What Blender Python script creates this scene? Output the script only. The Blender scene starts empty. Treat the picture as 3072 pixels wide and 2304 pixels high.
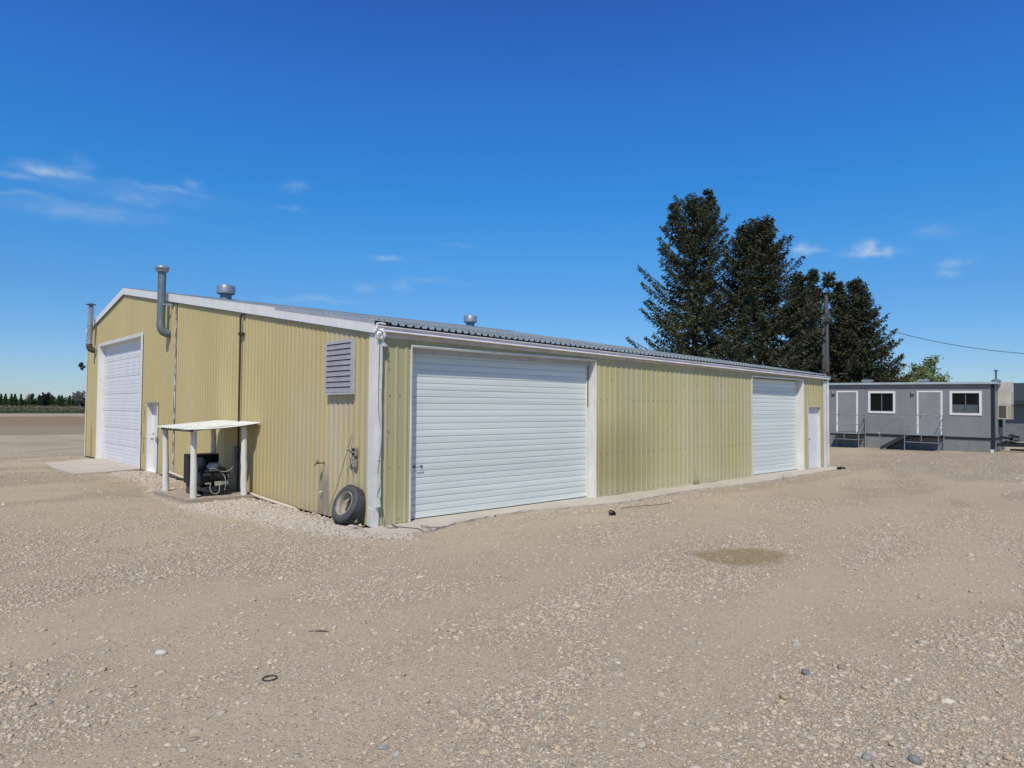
import bpy, math, random
import numpy as np
from mathutils import Vector, Matrix, Quaternion
R = math.radians
random.seed(7)
S = bpy.context.scene
COL = S.collection

# ---------------------------------------------------------------- camera
CAM = Vector((-6.103, -9.895, 2.0))
yaw, pitch, roll = R(46.983), R(1.962), R(0.333)
f = Vector((math.cos(yaw)*math.cos(pitch), math.sin(yaw)*math.cos(pitch), math.sin(pitch)))
r = Vector((math.sin(yaw), -math.cos(yaw), 0)); u = r.cross(f)
r2 = math.cos(roll)*r + math.sin(roll)*u; u2 = -math.sin(roll)*r + math.cos(roll)*u
cd = bpy.data.cameras.new('camera'); cam = bpy.data.objects.new('camera', cd); COL.objects.link(cam)
m = Matrix((r2, u2, -f)).transposed().to_4x4(); m.translation = CAM
cam.matrix_world = m
cd.sensor_width = 36; cd.lens = 36*2042.5/3072; cd.clip_start = .05; cd.clip_end = 20000
S.camera = cam

# ---------------------------------------------------------------- sky and sun
SUN = Vector((-1.15, -1.0, 2.08)).normalized()
sun_el = math.asin(SUN.z); sun_rot = math.atan2(SUN.x, SUN.y)
W = bpy.data.worlds.new('World'); S.world = W; W.use_nodes = True
nt = W.node_tree; nt.nodes.clear()
def wn(t, **k):
    n = nt.nodes.new(t)
    for a, b in k.items(): setattr(n, a, b)
    return n
def wm(op, a, b=None, c=None):
    n = wn('ShaderNodeMath', operation=op)
    for i, q in enumerate((a, b, c)):
        if q is None: continue
        if isinstance(q, (int, float)): n.inputs[i].default_value = q
        else: nt.links.new(q, n.inputs[i])
    return n.outputs[0]
sky = wn('ShaderNodeTexSky', sky_type='NISHITA'); sky.sun_disc = False
sky.sun_elevation = sun_el; sky.sun_rotation = sun_rot
sky.altitude = 800; sky.air_density = 1.0; sky.dust_density = 0.35; sky.ozone_density = 3.0
hsv = wn('ShaderNodeHueSaturation'); hsv.inputs['Saturation'].default_value = 1.22
nt.links.new(sky.outputs[0], hsv.inputs['Color'])
tc = wn('ShaderNodeTexCoord'); sep = wn('ShaderNodeSeparateXYZ'); nt.links.new(tc.outputs['Generated'], sep.inputs[0])
az = wm('MULTIPLY', wm('ARCTAN2', sep.outputs[1], sep.outputs[0]), 57.2958)
el = wm('MULTIPLY', wm('ARCSINE', sep.outputs[2]), 57.2958)
nz = wn('ShaderNodeTexNoise'); nz.inputs['Scale'].default_value = 26; nz.inputs['Detail'].default_value = 5
nt.links.new(tc.outputs['Generated'], nz.inputs['Vector'])
nsp = wn('ShaderNodeSeparateColor'); nt.links.new(nz.outputs['Color'], nsp.inputs[0])
azd = wm('ADD', az, wm('MULTIPLY', wm('SUBTRACT', nsp.outputs[0], .5), 3.4))
eld = wm('ADD', el, wm('MULTIPLY', wm('SUBTRACT', nsp.outputs[1], .5), 1.3))
clouds = [(81.78,16.0,1.18,.36,.62),(83.2,15.19,1.4,.2,.3),(80.53,15.91,1.4,.22,.32),(79.68,16.75,.39,.51,.2),(79.05,13.75,3.65,.39,.28),(80.86,13.24,2.53,.34,.2),(76.42,14.88,1.26,.34,.25),(82.8,14.18,2.24,.14,.2),(74.19,15.9,2.1,.17,.3),(72.49,16.52,.56,.28,.3),(65.03,17.19,.98,.34,.28),(65.33,15.71,.84,.14,.2),(57.27,12.09,1.26,.2,.42),(59.0,9.65,.84,.39,.28),(56.34,9.91,.7,.34,.28),(53.94,10.48,1.96,.22,.15),(62.97,8.56,2.53,.25,.3),(51.73,13.35,1.12,.14,.12),(23.67,12.11,.62,.36,.7),(22.77,11.94,.84,.17,.3),(19.56,11.96,.51,.39,.9),(19.35,11.6,1.12,.2,.6),(17.53,11.71,.45,.36,.65),(18.47,11.47,.98,.17,.4),(14.93,12.57,.9,.39,.25),(13.73,10.38,.79,.25,.35),(14.04,9.72,.62,.25,.35),(58.28,6.03,1.68,.22,.2),(75.95,15.37,4.77,.62,.12)]
tot = None
for a0, e0, wa, we, st in clouds:
    da = wm('DIVIDE', wm('SUBTRACT', azd, a0), wa); de = wm('DIVIDE', wm('SUBTRACT', eld, e0), we)
    q = wm('ADD', wm('MULTIPLY', da, da), wm('MULTIPLY', de, de))
    g = wm('MULTIPLY', wm('EXPONENT', wm('MULTIPLY', q, -.8)), st)
    tot = g if tot is None else wm('ADD', tot, g)
nz2 = wn('ShaderNodeTexNoise'); nz2.inputs['Scale'].default_value = 60; nz2.inputs['Detail'].default_value = 6
mp = wn('ShaderNodeMapping'); mp.inputs['Scale'].default_value = (1, 1, 3); nt.links.new(tc.outputs['Generated'], mp.inputs[0]); nt.links.new(mp.outputs[0], nz2.inputs['Vector'])
tot = wm('MULTIPLY', tot, wm('ADD', wm('MULTIPLY', nz2.outputs[0], 1.3), .1))
tot = wm('MINIMUM', wm('MULTIPLY', tot, .68), .8)
rmp = wn('ShaderNodeValToRGB'); cr = rmp.color_ramp
stops = [(0,(.75,.90,1.22)),(3,(.74,.92,1.22)),(9,(.70,1.10,1.38)),(11.5,(.71,1.23,1.52)),(17,(.56,1.38,1.78)),(24.6,(.66,1.36,2.02)),(31,(.72,1.17,1.90)),(37,(1.12,1.0,1.35)),(90,(1.25,1.0,.92))]
while len(cr.elements) < len(stops): cr.elements.new(.5)
for q, (a, c) in zip(cr.elements, stops): q.position = a/90; q.color = (*[v/2.2 for v in c], 1)
nt.links.new(wm('DIVIDE', el, 90.), rmp.inputs[0])
gm = wn('ShaderNodeVectorMath', operation='MULTIPLY'); nt.links.new(hsv.outputs[0], gm.inputs[0]); nt.links.new(rmp.outputs[0], gm.inputs[1])
gs = wn('ShaderNodeVectorMath', operation='SCALE'); gs.inputs['Scale'].default_value = 2.2; nt.links.new(gm.outputs[0], gs.inputs[0])
mx = wn('ShaderNodeMix', data_type='RGBA'); nt.links.new(tot, mx.inputs[0]); nt.links.new(gs.outputs[0], mx.inputs[6])
mx.inputs[7].default_value = (7.0, 8.3, 9.2, 1)
bg = wn('ShaderNodeBackground'); bg.inputs[1].default_value = 0.085; nt.links.new(mx.outputs[2], bg.inputs[0])
out = wn('ShaderNodeOutputWorld'); nt.links.new(bg.outputs[0], out.inputs[0])
ld = bpy.data.lights.new('sun', 'SUN'); ld.energy = 4.0; ld.angle = R(.53); ld.color = (1, .945, .83)
lo = bpy.data.objects.new('sun', ld); COL.objects.link(lo); lo.rotation_mode = 'QUATERNION'
lo.rotation_quaternion = SUN.to_track_quat('Z', 'Y'); lo.location = (-20, -20, 40)
S.view_settings.view_transform = 'Standard'; S.view_settings.look = 'None'
S.view_settings.exposure = 0; S.view_settings.gamma = 1
S.cycles.max_bounces = 8

# ---------------------------------------------------------------- helpers
class MB:
    def __init__(s): s.v = []; s.f = []; s.mi = []; s.cur = 0; s.xf = None
    def add(s, vs, fs):
        o = len(s.v)
        s.v += [tuple(q) for q in vs]
        for q in fs: s.f.append(tuple(o+i for i in q)); s.mi.append(s.cur)
        return s
    def box(s, x0, x1, y0, y1, z0, z1):
        vs = [(x, y, z) for z in (z0, z1) for y in (y0, y1) for x in (x0, x1)]
        return s.add(vs, [(0,2,3,1),(4,5,7,6),(0,1,5,4),(2,6,7,3),(0,4,6,2),(1,3,7,5)])
    def obox(s, c, ax, ay, az):   # centre and three half axes
        c = Vector(c); ax, ay, az = Vector(ax), Vector(ay), Vector(az)
        vs = [c+i*ax+j*ay+k*az for k in (-1,1) for j in (-1,1) for i in (-1,1)]
        return s.add(vs, [(0,2,3,1),(4,5,7,6),(0,1,5,4),(2,6,7,3),(0,4,6,2),(1,3,7,5)])
    def bar(s, p0, p1, w, h, up=(0,0,1)):
        p0, p1 = Vector(p0), Vector(p1); d = (p1-p0); L = d.length; d.normalize()
        sd = d.cross(Vector(up)).normalized(); uu = sd.cross(d)
        return s.obox((p0+p1)/2, d*L/2, sd*w/2, uu*h/2)
    def tube(s, pts, rad, n=10, caps=True):
        pts = [Vector(p) for p in pts]; rs = [float(q) for q in (rad if isinstance(rad, (list, tuple)) else [rad]*len(pts))]
        vs = []; fs = []; prev = None
        for i, p in enumerate(pts):
            d = (pts[min(i+1, len(pts)-1)] - pts[max(i-1, 0)]).normalized()
            if prev is None:
                a = Vector((0,0,1)) if abs(d.z) < .9 else Vector((1,0,0))
                sx = d.cross(a).normalized()
            else:
                sx = (prev - d*prev.dot(d)).normalized()
            prev = sx; sy = d.cross(sx)
            for k in range(n):
                t = 2*math.pi*k/n
                vs.append(p + rs[i]*(math.cos(t)*sx + math.sin(t)*sy))
        for i in range(len(pts)-1):
            for k in range(n):
                a = i*n+k; b = i*n+(k+1) % n
                fs.append((a, b, b+n, a+n))
        if caps: fs.append(tuple(range(n))[::-1]); fs.append(tuple(range((len(pts)-1)*n, len(pts)*n)))
        return s.add(vs, fs)
    def lathe(s, c, prof, n=24, axis=(0,0,1)):   # prof: (radius, height) along axis
        c = Vector(c); a = Vector(axis).normalized()
        b = a.cross(Vector((0,0,1)) if abs(a.z) < .9 else Vector((1,0,0))).normalized(); d = a.cross(b)
        vs = []; fs = []
        for rr, hh in prof:
            for k in range(n):
                t = 2*math.pi*k/n; vs.append(c + a*hh + rr*(math.cos(t)*b + math.sin(t)*d))
        for i in range(len(prof)-1):
            for k in range(n):
                p = i*n+k; q = i*n+(k+1) % n; fs.append((p, q, q+n, p+n))
        return s.add(vs, fs)
    def prism(s, poly, d):     # planar polygon (3d points) extruded along vector d
        n = len(poly); d = Vector(d); vs = [Vector(p) for p in poly] + [Vector(p)+d for p in poly]
        fs = [tuple(range(n))[::-1], tuple(range(n, 2*n))] + [(i, (i+1) % n, n+(i+1) % n, n+i) for i in range(n)]
        return s.add(vs, fs)
    def shear(s, fn):
        s.v = [(x, y, z+fn(x, y)) for x, y, z in s.v]; return s
    def build(s, name, mats, parent=None, smooth=False, local=False, bevel=0):
        me = bpy.data.meshes.new(name); ob = bpy.data.objects.new(name, me); COL.objects.link(ob)
        off = Vector((0,0,0))
        if parent is not None:
            ob.parent = parent
            off = Vector(parent.get('_o', (0,0,0)))
        ob['_o'] = tuple(off)
        vs = s.v if local else [(x-off.x, y-off.y, z-off.z) for x, y, z in s.v]
        me.from_pydata(vs, [], s.f)
        for mm in (mats if isinstance(mats, (list, tuple)) else [mats]): me.materials.append(mm)
        me.polygons.foreach_set('material_index', s.mi)
        if smooth: me.polygons.foreach_set('use_smooth', [True]*len(s.f))
        me.update()
        if bevel:
            b = ob.modifiers.new('bevel', 'BEVEL'); b.width = bevel; b.segments = 2; b.limit_method = 'ANGLE'
        if smooth:
            try: me.set_sharp_from_angle(angle=R(40))
            except Exception: pass
        return ob
def tag(o, label=None, cat=None, group=None, kind=None):
    for k, v in (('label', label), ('category', cat), ('group', group), ('kind', kind)):
        if v: o[k] = v
    return o
def empty(name, loc, label, cat, group=None, rot=None):
    o = bpy.data.objects.new(name, None); COL.objects.link(o); o.location = loc
    o['_o'] = tuple(loc) if rot is None else (0,0,0)
    if rot is not None: o.rotation_mode = 'QUATERNION'; o.rotation_quaternion = rot
    o.empty_display_size = .2
    return tag(o, label, cat, group)

def vnoise(x, y, sc, seed, octs=1):
    out = np.zeros_like(x, dtype=float); amp = 1; tot = 0
    for o in range(octs):
        rs = np.random.RandomState(seed+o*17); T = rs.rand(256, 256)
        px = x*sc*2**o + 37.3*o; py = y*sc*2**o + 11.7*o
        ix = np.floor(px).astype(int); iy = np.floor(py).astype(int); fx = px-ix; fy = py-iy
        fx = fx*fx*(3-2*fx); fy = fy*fy*(3-2*fy)
        a = T[ix % 256, iy % 256]; b = T[(ix+1) % 256, iy % 256]; c = T[ix % 256, (iy+1) % 256]; d = T[(ix+1) % 256, (iy+1) % 256]
        out += amp*((a*(1-fx)+b*fx)*(1-fy)+(c*(1-fx)+d*fx)*fy); tot += amp; amp *= .5
    return out/tot
def sstep(a, b, x): t = np.clip((x-a)/(b-a), 0, 1); return t*t*(3-2*t)

# ---------------------------------------------------------------- materials
class NM:
    def __init__(s, name, rough=.6, metal=0, spec=.5):
        s.m = bpy.data.materials.new(name); s.m.use_nodes = True; s.t = s.m.node_tree
        s.b = s.t.nodes['Principled BSDF']; s.b.inputs['Roughness'].default_value = rough
        s.b.inputs['Metallic'].default_value = metal; s.b.inputs['Specular IOR Level'].default_value = spec
        g = s.t.nodes.new('ShaderNodeNewGeometry'); s.geo = g; s.P = g.outputs['Position']
        tcn = s.t.nodes.new('ShaderNodeTexCoord'); s.O = tcn.outputs['Object']
    def lk(s, a, b): s.t.links.new(a, b)
    def put(s, v, sock):
        if isinstance(v, (int, float)): sock.default_value = v
        elif isinstance(v, tuple): sock.default_value = (*v, 1) if len(v) == 3 and sock.type == 'RGBA' else v
        else: s.lk(v, sock)
    def math(s, op, a, b=None, c=None, clamp=False):
        n = s.t.nodes.new('ShaderNodeMath'); n.operation = op; n.use_clamp = clamp
        for i, q in enumerate((a, b, c)):
            if q is not None: s.put(q, n.inputs[i])
        return n.outputs[0]
    def map(s, v, sc): 
        n = s.t.nodes.new('ShaderNodeMapping'); n.inputs['Scale'].default_value = sc; s.lk(v, n.inputs[0]); return n.outputs[0]
    def noise(s, v=None, scale=1, detail=3, rough=.5, stretch=None):
        v = v or s.P
        if stretch: v = s.map(v, stretch)
        n = s.t.nodes.new('ShaderNodeTexNoise'); n.inputs['Scale'].default_value = scale
        n.inputs['Detail'].default_value = detail; n.inputs['Roughness'].default_value = rough; s.lk(v, n.inputs['Vector']); return n.outputs[0]
    def vor(s, v=None, scale=1, feature='F1', out='Color', rnd=1):
        n = s.t.nodes.new('ShaderNodeTexVoronoi'); n.feature = feature; n.inputs['Scale'].default_value = scale
        if 'Randomness' in n.inputs: n.inputs['Randomness'].default_value = rnd
        s.lk(v or s.P, n.inputs['Vector']); return n.outputs[out]
    def ramp(s, v, stops, interp='LINEAR'):
        n = s.t.nodes.new('ShaderNodeValToRGB'); cr = n.color_ramp; cr.interpolation = interp
        while len(cr.elements) < len(stops): cr.elements.new(.5)
        for e_, (p, c) in zip(cr.elements, stops): e_.position = p; e_.color = (*c, 1) if isinstance(c, tuple) else (c, c, c, 1)
        s.lk(v, n.inputs[0]); return n.outputs[0]
    def mix(s, fac, a, b, mode='MIX'):
        n = s.t.nodes.new('ShaderNodeMix'); n.data_type = 'RGBA'; n.blend_type = mode
        s.put(fac, n.inputs[0]); s.put(a, n.inputs[6]); s.put(b, n.inputs[7]); return n.outputs[2]
    def range(s, v, a, b, c=0., d=1.):
        n = s.t.nodes.new('ShaderNodeMapRange'); n.interpolation_type = 'SMOOTHSTEP'
        s.lk(v, n.inputs[0])
        for i, q in enumerate((a, b, c, d)): n.inputs[i+1].default_value = q
        return n.outputs[0]
    def sheetvar(s, v, width, amt):     # each cladding sheet weathers a little differently
        f_ = s.math('FLOOR', s.math('DIVIDE', v, width)); h = s.math('FRACT', s.math('MULTIPLY', s.math('SINE', s.math('MULTIPLY', f_, 12.9898)), 43758.5))
        return s.math('ADD', s.math('MULTIPLY', h, amt), 1-amt/2)
    def xyz(s, v=None):
        n = s.t.nodes.new('ShaderNodeSeparateXYZ'); s.lk(v or s.P, n.inputs[0]); return n.outputs
    def rgb(s, v):
        n = s.t.nodes.new('ShaderNodeSeparateColor'); s.lk(v, n.inputs[0]); return n.outputs
    def attr(s, name):
        n = s.t.nodes.new('ShaderNodeAttribute'); n.attribute_name = name; return n
    def col(s, v): s.put(v, s.b.inputs['Base Color']); return s
    def bump(s, h, strength=.3, dist=.01):
        n = s.t.nodes.new('ShaderNodeBump'); n.inputs['Strength'].default_value = strength; n.inputs['Distance'].default_value = dist
        s.lk(h, n.inputs['Height']); s.lk(n.outputs[0], s.b.inputs['Normal']); return s

def paint(name, c, rough=.5, metal=0, var=.12, scale=2.5, stretch=(1,1,1), dirt=0., dirtc=(.25,.21,.16), bump=0.02, spec=.4):
    n = NM(name, rough, metal, spec)
    a = n.noise(None, scale, 5, .6, stretch)
    k = n.range(a, .3, .7, 1-var, 1+var*.5)
    cc = n.mix(1, c, k, 'MULTIPLY')
    if dirt:
        b = n.noise(None, scale*4, 6, .7, stretch); cc = n.mix(n.range(b, .52, .8, 0., dirt), cc, dirtc)
    n.col(cc)
    if bump: n.bump(n.noise(None, scale*14, 3), .25, bump*.1)
    return n.m

def m_side_wall():
    n = NM('weathered_green_tan_siding', .55, 0, .3)
    x, y, z = n.xyz()
    col = n.mix(n.range(n.noise(None, .9, 3, .5, (1,1,.35)), .35, .65), (.462,.408,.20), (.50,.445,.25))
    st = n.noise(None, 5, 4, .6, (1,1,.05))
    col = n.mix(n.range(st, .42, .62, 0., .45), col, (.41,.395,.265))
    # brown stain low down beside the first roll-up door
    a = n.math('MULTIPLY', n.range(x, 5.6, 5.7), n.range(x, 6.2, 8.8, 1., 0.))
    b = n.range(n.math('ADD', z, n.math('MULTIPLY', n.noise(None, 2.2, 3, .5, (1,1,.3)), .9)), 1.5, 2.5, 1., 0.)
    col = n.mix(n.math('MULTIPLY', n.math('MULTIPLY', a, b), .55), col, (.28,.225,.095))
    # green algae film under the gutter and near the corner
    g = n.math('MULTIPLY', n.range(z, 2.3, 3.1), n.noise(None, 3, 3))
    col = n.mix(n.math('MULTIPLY', g, .25), col, (.27,.30,.10))
    c = n.math('MULTIPLY', n.range(x, .7, .9, 1., 0.), .26)
    col = n.mix(c, col, (.30,.32,.13))
    # dust splashed at the base
    d = n.math('MULTIPLY', n.range(z, .0, .5, 1., 0.), n.noise(None, 6, 3, .5, (1,1,.3)))
    col = n.mix(n.math('MULTIPLY', d, .55), col, (.48,.46,.33))
    n.col(n.mix(1, col, n.sheetvar(x, .8, .10), 'MULTIPLY')); n.bump(n.noise(None, 1.1, 4), .25, .03)
    return n.m
def m_gable_wall():
    n = NM('yellow_tan_corrugated_siding', .55, 0, .3)
    x, y, z = n.xyz()
    col = n.mix(n.range(n.noise(None, .7, 3, .5, (1,1,.5)), .35, .65), (.47,.388,.178), (.505,.415,.20))
    st = n.noise(None, 4, 4, .6, (1,1,.05))
    fade = n.math('MULTIPLY', n.range(y, 1.0, 5.5, 1., 0.), n.range(z, 1.2, 3.1, 1., .15))
    col = n.mix(n.math('MULTIPLY', n.range(st, .4, .6), n.math('MULTIPLY', fade, .6)), col, (.46,.42,.32))
    # grey mark under the louvre and bare streaks above it
    a = n.math('MULTIPLY', n.math('MULTIPLY', n.range(y, .5, .65), n.range(y, 1.45, 1.6, 1., 0.)), n.range(z, 1.3, 2.25, 0., .5))
    col = n.mix(n.math('MULTIPLY', a, n.range(n.noise(None, 9, 3, .5, (1,1,.1)), .3, .6)), col, (.44,.38,.36))
    # damp grey stain below the tap
    c = n.math('ABSOLUTE', n.math('SUBTRACT', y, 1.72))
    w = n.math('ADD', n.math('MULTIPLY', z, -.12), .30)
    s_ = n.math('MULTIPLY', n.range(n.math('SUBTRACT', c, w), -.12, .03, 1., 0.), n.range(z, .55, 1.0, 1., 0.))
    col = n.mix(n.math('MULTIPLY', s_, n.range(n.noise(None, 7, 4, .6, (1,1,.25)), .25, .6, .25, .8)), col, (.22,.19,.155))
    # dirt splash along the base
    d = n.math('MULTIPLY', n.range(z, .0, .35, 1., 0.), n.noise(None, 5, 4, .6))
    col = n.mix(n.math('MULTIPLY', d, .5), col, (.36,.29,.18))
    # thin dirty run near the far corner
    e_ = n.math('ABSOLUTE', n.math('SUBTRACT', y, n.math('ADD', 20.35, n.math('MULTIPLY', n.noise(None, 3, 2), .1))))
    e2 = n.math('MULTIPLY', n.range(e_, .02, .14, 1., 0.), n.range(z, .7, 1.6, 1., 0.))
    col = n.mix(n.math('MULTIPLY', e2, .75), col, (.15,.12,.08))
    n.col(n.mix(1, col, n.sheetvar(y, .9, .055), 'MULTIPLY')); n.bump(n.noise(None, 1.1, 4), .2, .03)
    return n.m

def m_ground():
    n = NM('gravel_and_dust', .95, 0, .15)
    at = n.attr('mask'); gr, mud, pale = n.rgb(at.outputs['Color'])
    x, y, z = n.xyz()
    warp = n.noise(None, 3, 3)
    dust = n.mix(n.range(n.noise(None, .35, 4), .35, .65), (.430,.358,.250), (.480,.405,.290))
    dust = n.mix(n.range(n.noise(None, 22, 6, .75), .38, .66, 0., .6), dust, (.355,.285,.20))
    dust = n.mix(n.range(n.noise(None, 120, 3, .7), .52, .68, 0., .6), dust, (.53,.45,.345))
    pal = [(0,(.46,.37,.26)),(.18,(.54,.45,.345)),(.32,(.29,.24,.17)),(.45,(.40,.37,.31)),(.58,(.47,.375,.23)),(.7,(.32,.335,.31)),(.8,(.53,.425,.33)),(.9,(.60,.53,.44)),(1,(.37,.275,.19))]
    c1 = n.ramp(n.rgb(n.vor(None, 42))[0], pal, 'CONSTANT'); d1 = n.vor(None, 42, 'DISTANCE_TO_EDGE', 'Distance')
    c2 = n.ramp(n.rgb(n.vor(None, 85))[1], pal, 'CONSTANT'); d2 = n.vor(None, 85, 'DISTANCE_TO_EDGE', 'Distance')
    sel1 = n.rgb(n.vor(None, 42))[2]; sel2 = n.rgb(n.vor(None, 85))[0]
    # which cells are bare stones: more where the gravel mask is high
    k1 = n.math('MULTIPLY', n.math('LESS_THAN', sel1, n.math('MULTIPLY', gr, .62)), n.range(d1, .10, .2))
    k2 = n.math('MULTIPLY', n.math('LESS_THAN', sel2, n.math('ADD', n.math('MULTIPLY', gr, .75), .12)), n.range(d2, .08, .2))
    col = n.mix(n.math('MULTIPLY', gr, .25), dust, (.37,.305,.225))
    col = n.mix(n.math('MULTIPLY', k2, .8), col, c2); col = n.mix(n.math('MULTIPLY', k1, .9), col, c1)
    gap = n.math('MULTIPLY', n.math('MULTIPLY', n.range(d2, .0, .09, 1., 0.), n.math('ADD', gr, .15)), .55)
    col = n.mix(gap, col, (.20,.155,.105))
    col = n.mix(n.math('MULTIPLY', pale, .35), col, (.47,.41,.34))
    big = n.range(n.noise(None, .12, 3), .4, .62, 0., .28); col = n.mix(big, col, (.38,.305,.215))
    wet = n.range(n.math('ADD', mud, n.math('MULTIPLY', n.math('SUBTRACT', n.noise(None, 6, 5, .7), .5), .75)), .25, .75)
    col = n.mix(n.math('MULTIPLY', n.math('MULTIPLY', wet, .85), n.range(n.noise(None, 14, 4, .7), .3, .6, .55, 1.)), col, (.265,.20,.10))
    n.col(col)
    h = n.math('ADD', n.math('MULTIPLY', n.math('MINIMUM', d1, .25), k1), n.math('MULTIPLY', n.math('MULTIPLY', n.math('MINIMUM', d2, .25), k2), .55))
    h = n.math('ADD', h, n.math('MULTIPLY', n.noise(None, 70, 5, .7), .16))
    n.bump(h, .9, .035)
    return n.m
def m_attr(name, rough=.85, noise_scale=60, amt=.18, spec=.2):
    n = NM(name, rough, 0, spec); a = n.attr('Col').outputs['Color']
    n.col(n.mix(1, a, n.range(n.noise(None, noise_scale, 4), .3, .7, 1-amt, 1+amt), 'MULTIPLY')); return n.m
def m_leaf(name, c1, c2, rough=.65):
    n = NM(name, rough, 0, .25)
    n.col(n.mix(n.geo.outputs['Random Per Island'], c1, c2)); return n.m

M = {}
M['side'] = m_side_wall(); M['gable'] = m_gable_wall(); M['ground'] = m_ground()
M['stone'] = m_attr('river_pebbles')
M['white'] = paint('aged_white_trim', (.68,.665,.62), .5, 0, .12, 3, (1,1,.5), .25, (.45,.42,.36))
M['white_clean'] = paint('white_trim', (.73,.72,.68), .5, 0, .06, 3)
M['door_white'] = paint('white_sectional_door_paint', (.70,.695,.71), .45, 0, .06, 2, (1,1,.6), .22, (.5,.48,.45))
M['roll_white'] = paint('pale_roll_up_curtain_paint', (.67,.715,.665), .45, 0, .10, 1.6, (.12,1,3.5), .22, (.62,.60,.60))
M['pale_trim'] = paint('cream_eave_trim', (.56,.50,.41), .6, 0, .15, 4, (1,1,1), .3)
M['gutter'] = paint('off_white_gutter', (.74,.71,.72), .45, 0, .12, 2.5, (1,1,1), .3, (.42,.38,.34))
M['screw'] = paint('rusty_screw_heads', (.16,.12,.08), .6, .2)
def m_roof():
    n = NM('weathered_galvanized_roofing', .48, .35, .5)
    a = n.noise(None, 2, 4, .6, (1,.3,1)); c = n.mix(n.range(a, .3, .7), (.25,.30,.315), (.32,.37,.385))
    n.col(n.mix(n.range(n.noise(None, 14, 4, .7, (1,.2,1)), .5, .75, 0., .4), c, (.33,.36,.37))); return n.m
M['roof'] = m_roof()
M['galv'] = paint('galvanized_steel', (.30,.34,.36), .42, .45, .2, 7, (1,1,.5), .3, (.45,.48,.5))
M['galv_dark'] = paint('dull_galvanized_pipe', (.17,.215,.235), .5, .35, .2, 8, (1,1,.5), .3, (.3,.32,.33))
M['stack_light'] = paint('bright_metal_flue', (.40,.42,.46), .38, .5, .25, 6, (1,1,.3), .35, (.16,.13,.11))
M['rust'] = paint('rusty_elbow', (.12,.075,.05), .8, .1, .3, 12, (1,1,1), .4, (.22,.13,.07))
M['brown_pipe'] = paint('dark_brown_pipe_paint', (.055,.03,.02), .5, 0, .2, 6)
M['black'] = paint('black_metal', (.012,.012,.013), .5, 0, .2, 6)
M['dark'] = paint('dark_grey_metal', (.04,.04,.042), .55, 0, .3, 9, (1,1,1), .3, (.09,.08,.07))
M['grey_box'] = paint('grey_electrical_box', (.26,.26,.24), .5, .1)
M['flash'] = paint('lavender_grey_flashing', (.37,.38,.42), .5, .1, .12, 4, (1,1,1), .3, (.6,.6,.6))
M['louver'] = paint('dusty_grey_louvre_paint', (.34,.315,.34), .5, 0, .12, 4)
M['louver_frame'] = paint('pale_grey_louvre_frame', (.42,.44,.45), .5, 0, .12, 4)
M['wood_white'] = paint('peeling_whitewashed_post', (.66,.65,.60), .8, 0, .12, 5, (1,1,.2), .55, (.33,.29,.23), bump=.3)
M['wood_grey'] = paint('weathered_grey_lumber', (.22,.19,.155), .85, 0, .25, 8, (1,1,1), .4, (.38,.35,.30), bump=.3)
M['sheet_white'] = paint('white_roof_sheet', (.64,.65,.60), .55, 0, .12, 3, (1,1,1), .4, (.48,.45,.38))
M['concrete'] = paint('worn_concrete', (.46,.41,.345), .9, 0, .10, 1.2, (1,1,1), .5, (.33,.275,.205), bump=.3)
M['concrete2'] = paint('grey_concrete_pad', (.36,.30,.235), .9, 0, .15, 3, (1,1,1), .5, (.25,.19,.13), bump=.3)
M['pvc'] = paint('dirty_white_plastic_pipe', (.62,.54,.44), .5, 0, .1, 4, (1,1,1), .3)
M['rubber'] = paint('dusty_rubber', (.075,.078,.082), .85, 0, .25, 9, (1,1,1), .5, (.19,.175,.15), bump=.6)
M['rim'] = paint('rusty_cream_rim', (.40,.36,.28), .7, .2, .3, 7, (1,1,1), .5, (.14,.085,.05))
M['bag'] = paint('white_plastic_sheeting', (.72,.71,.70), .4, 0, .1, 10)
M['wire'] = paint('grey_wire', (.12,.11,.11), .6, 0)
M['hose'] = paint('pale_flexible_conduit', (.24,.25,.23), .5, 0)
M['brass'] = paint('corroded_tap', (.13,.09,.06), .5, .4)
M['cream'] = paint('cream_box_paint', (.33,.34,.24), .6, 0)
M['trailer'] = paint('grey_trailer_siding', (.225,.235,.232), .7, 0, .10, 1.5, (1,1,.4), .2, (.20,.20,.205))
M['trailer_door'] = paint('grey_door_paint', (.25,.26,.252), .6, 0, .08, 2)
M['trailer_dark'] = paint('near_black_trim', (.018,.02,.025), .6, 0, .1)
M['trailer_skirt'] = paint('grey_skirting', (.21,.216,.21), .75, 0, .12, 2.5, (1,1,.5), .35, (.22,.20,.17))
M['roof_edge'] = paint('pale_metal_roof_edge', (.50,.56,.57), .45, .3, .12, 2)
M['ac'] = paint('beige_air_conditioner_cabinet', (.50,.47,.40), .55, 0, .15, 1.8, (1,1,1), .35, (.60,.58,.54))
M['grille'] = paint('dark_grille', (.10,.09,.08), .6, .2)
M['ac_yellow'] = paint('yellowed_panel', (.38,.36,.20), .6, 0)
M['house_wall'] = paint('grey_block_wall', (.17,.19,.20), .85, 0, .15, 3)
M['shingle'] = paint('dark_shingles', (.035,.045,.055), .9, 0, .3, 5)
M['pole'] = paint('weathered_pole_wood', (.10,.10,.10), .9, 0, .3, 7, (1,1,.1), .5, (.06,.055,.05), bump=.5)
M['bark'] = paint('dark_bark', (.055,.042,.032), .95, 0, .3, 8, (1,1,.3))
M['bark_pale'] = paint('pale_bark', (.16,.135,.12), .95, 0, .3, 8)
M['glass'] = NM('dark_window_glass', .06, 0, .6).col((.008,.009,.010)).m
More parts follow.
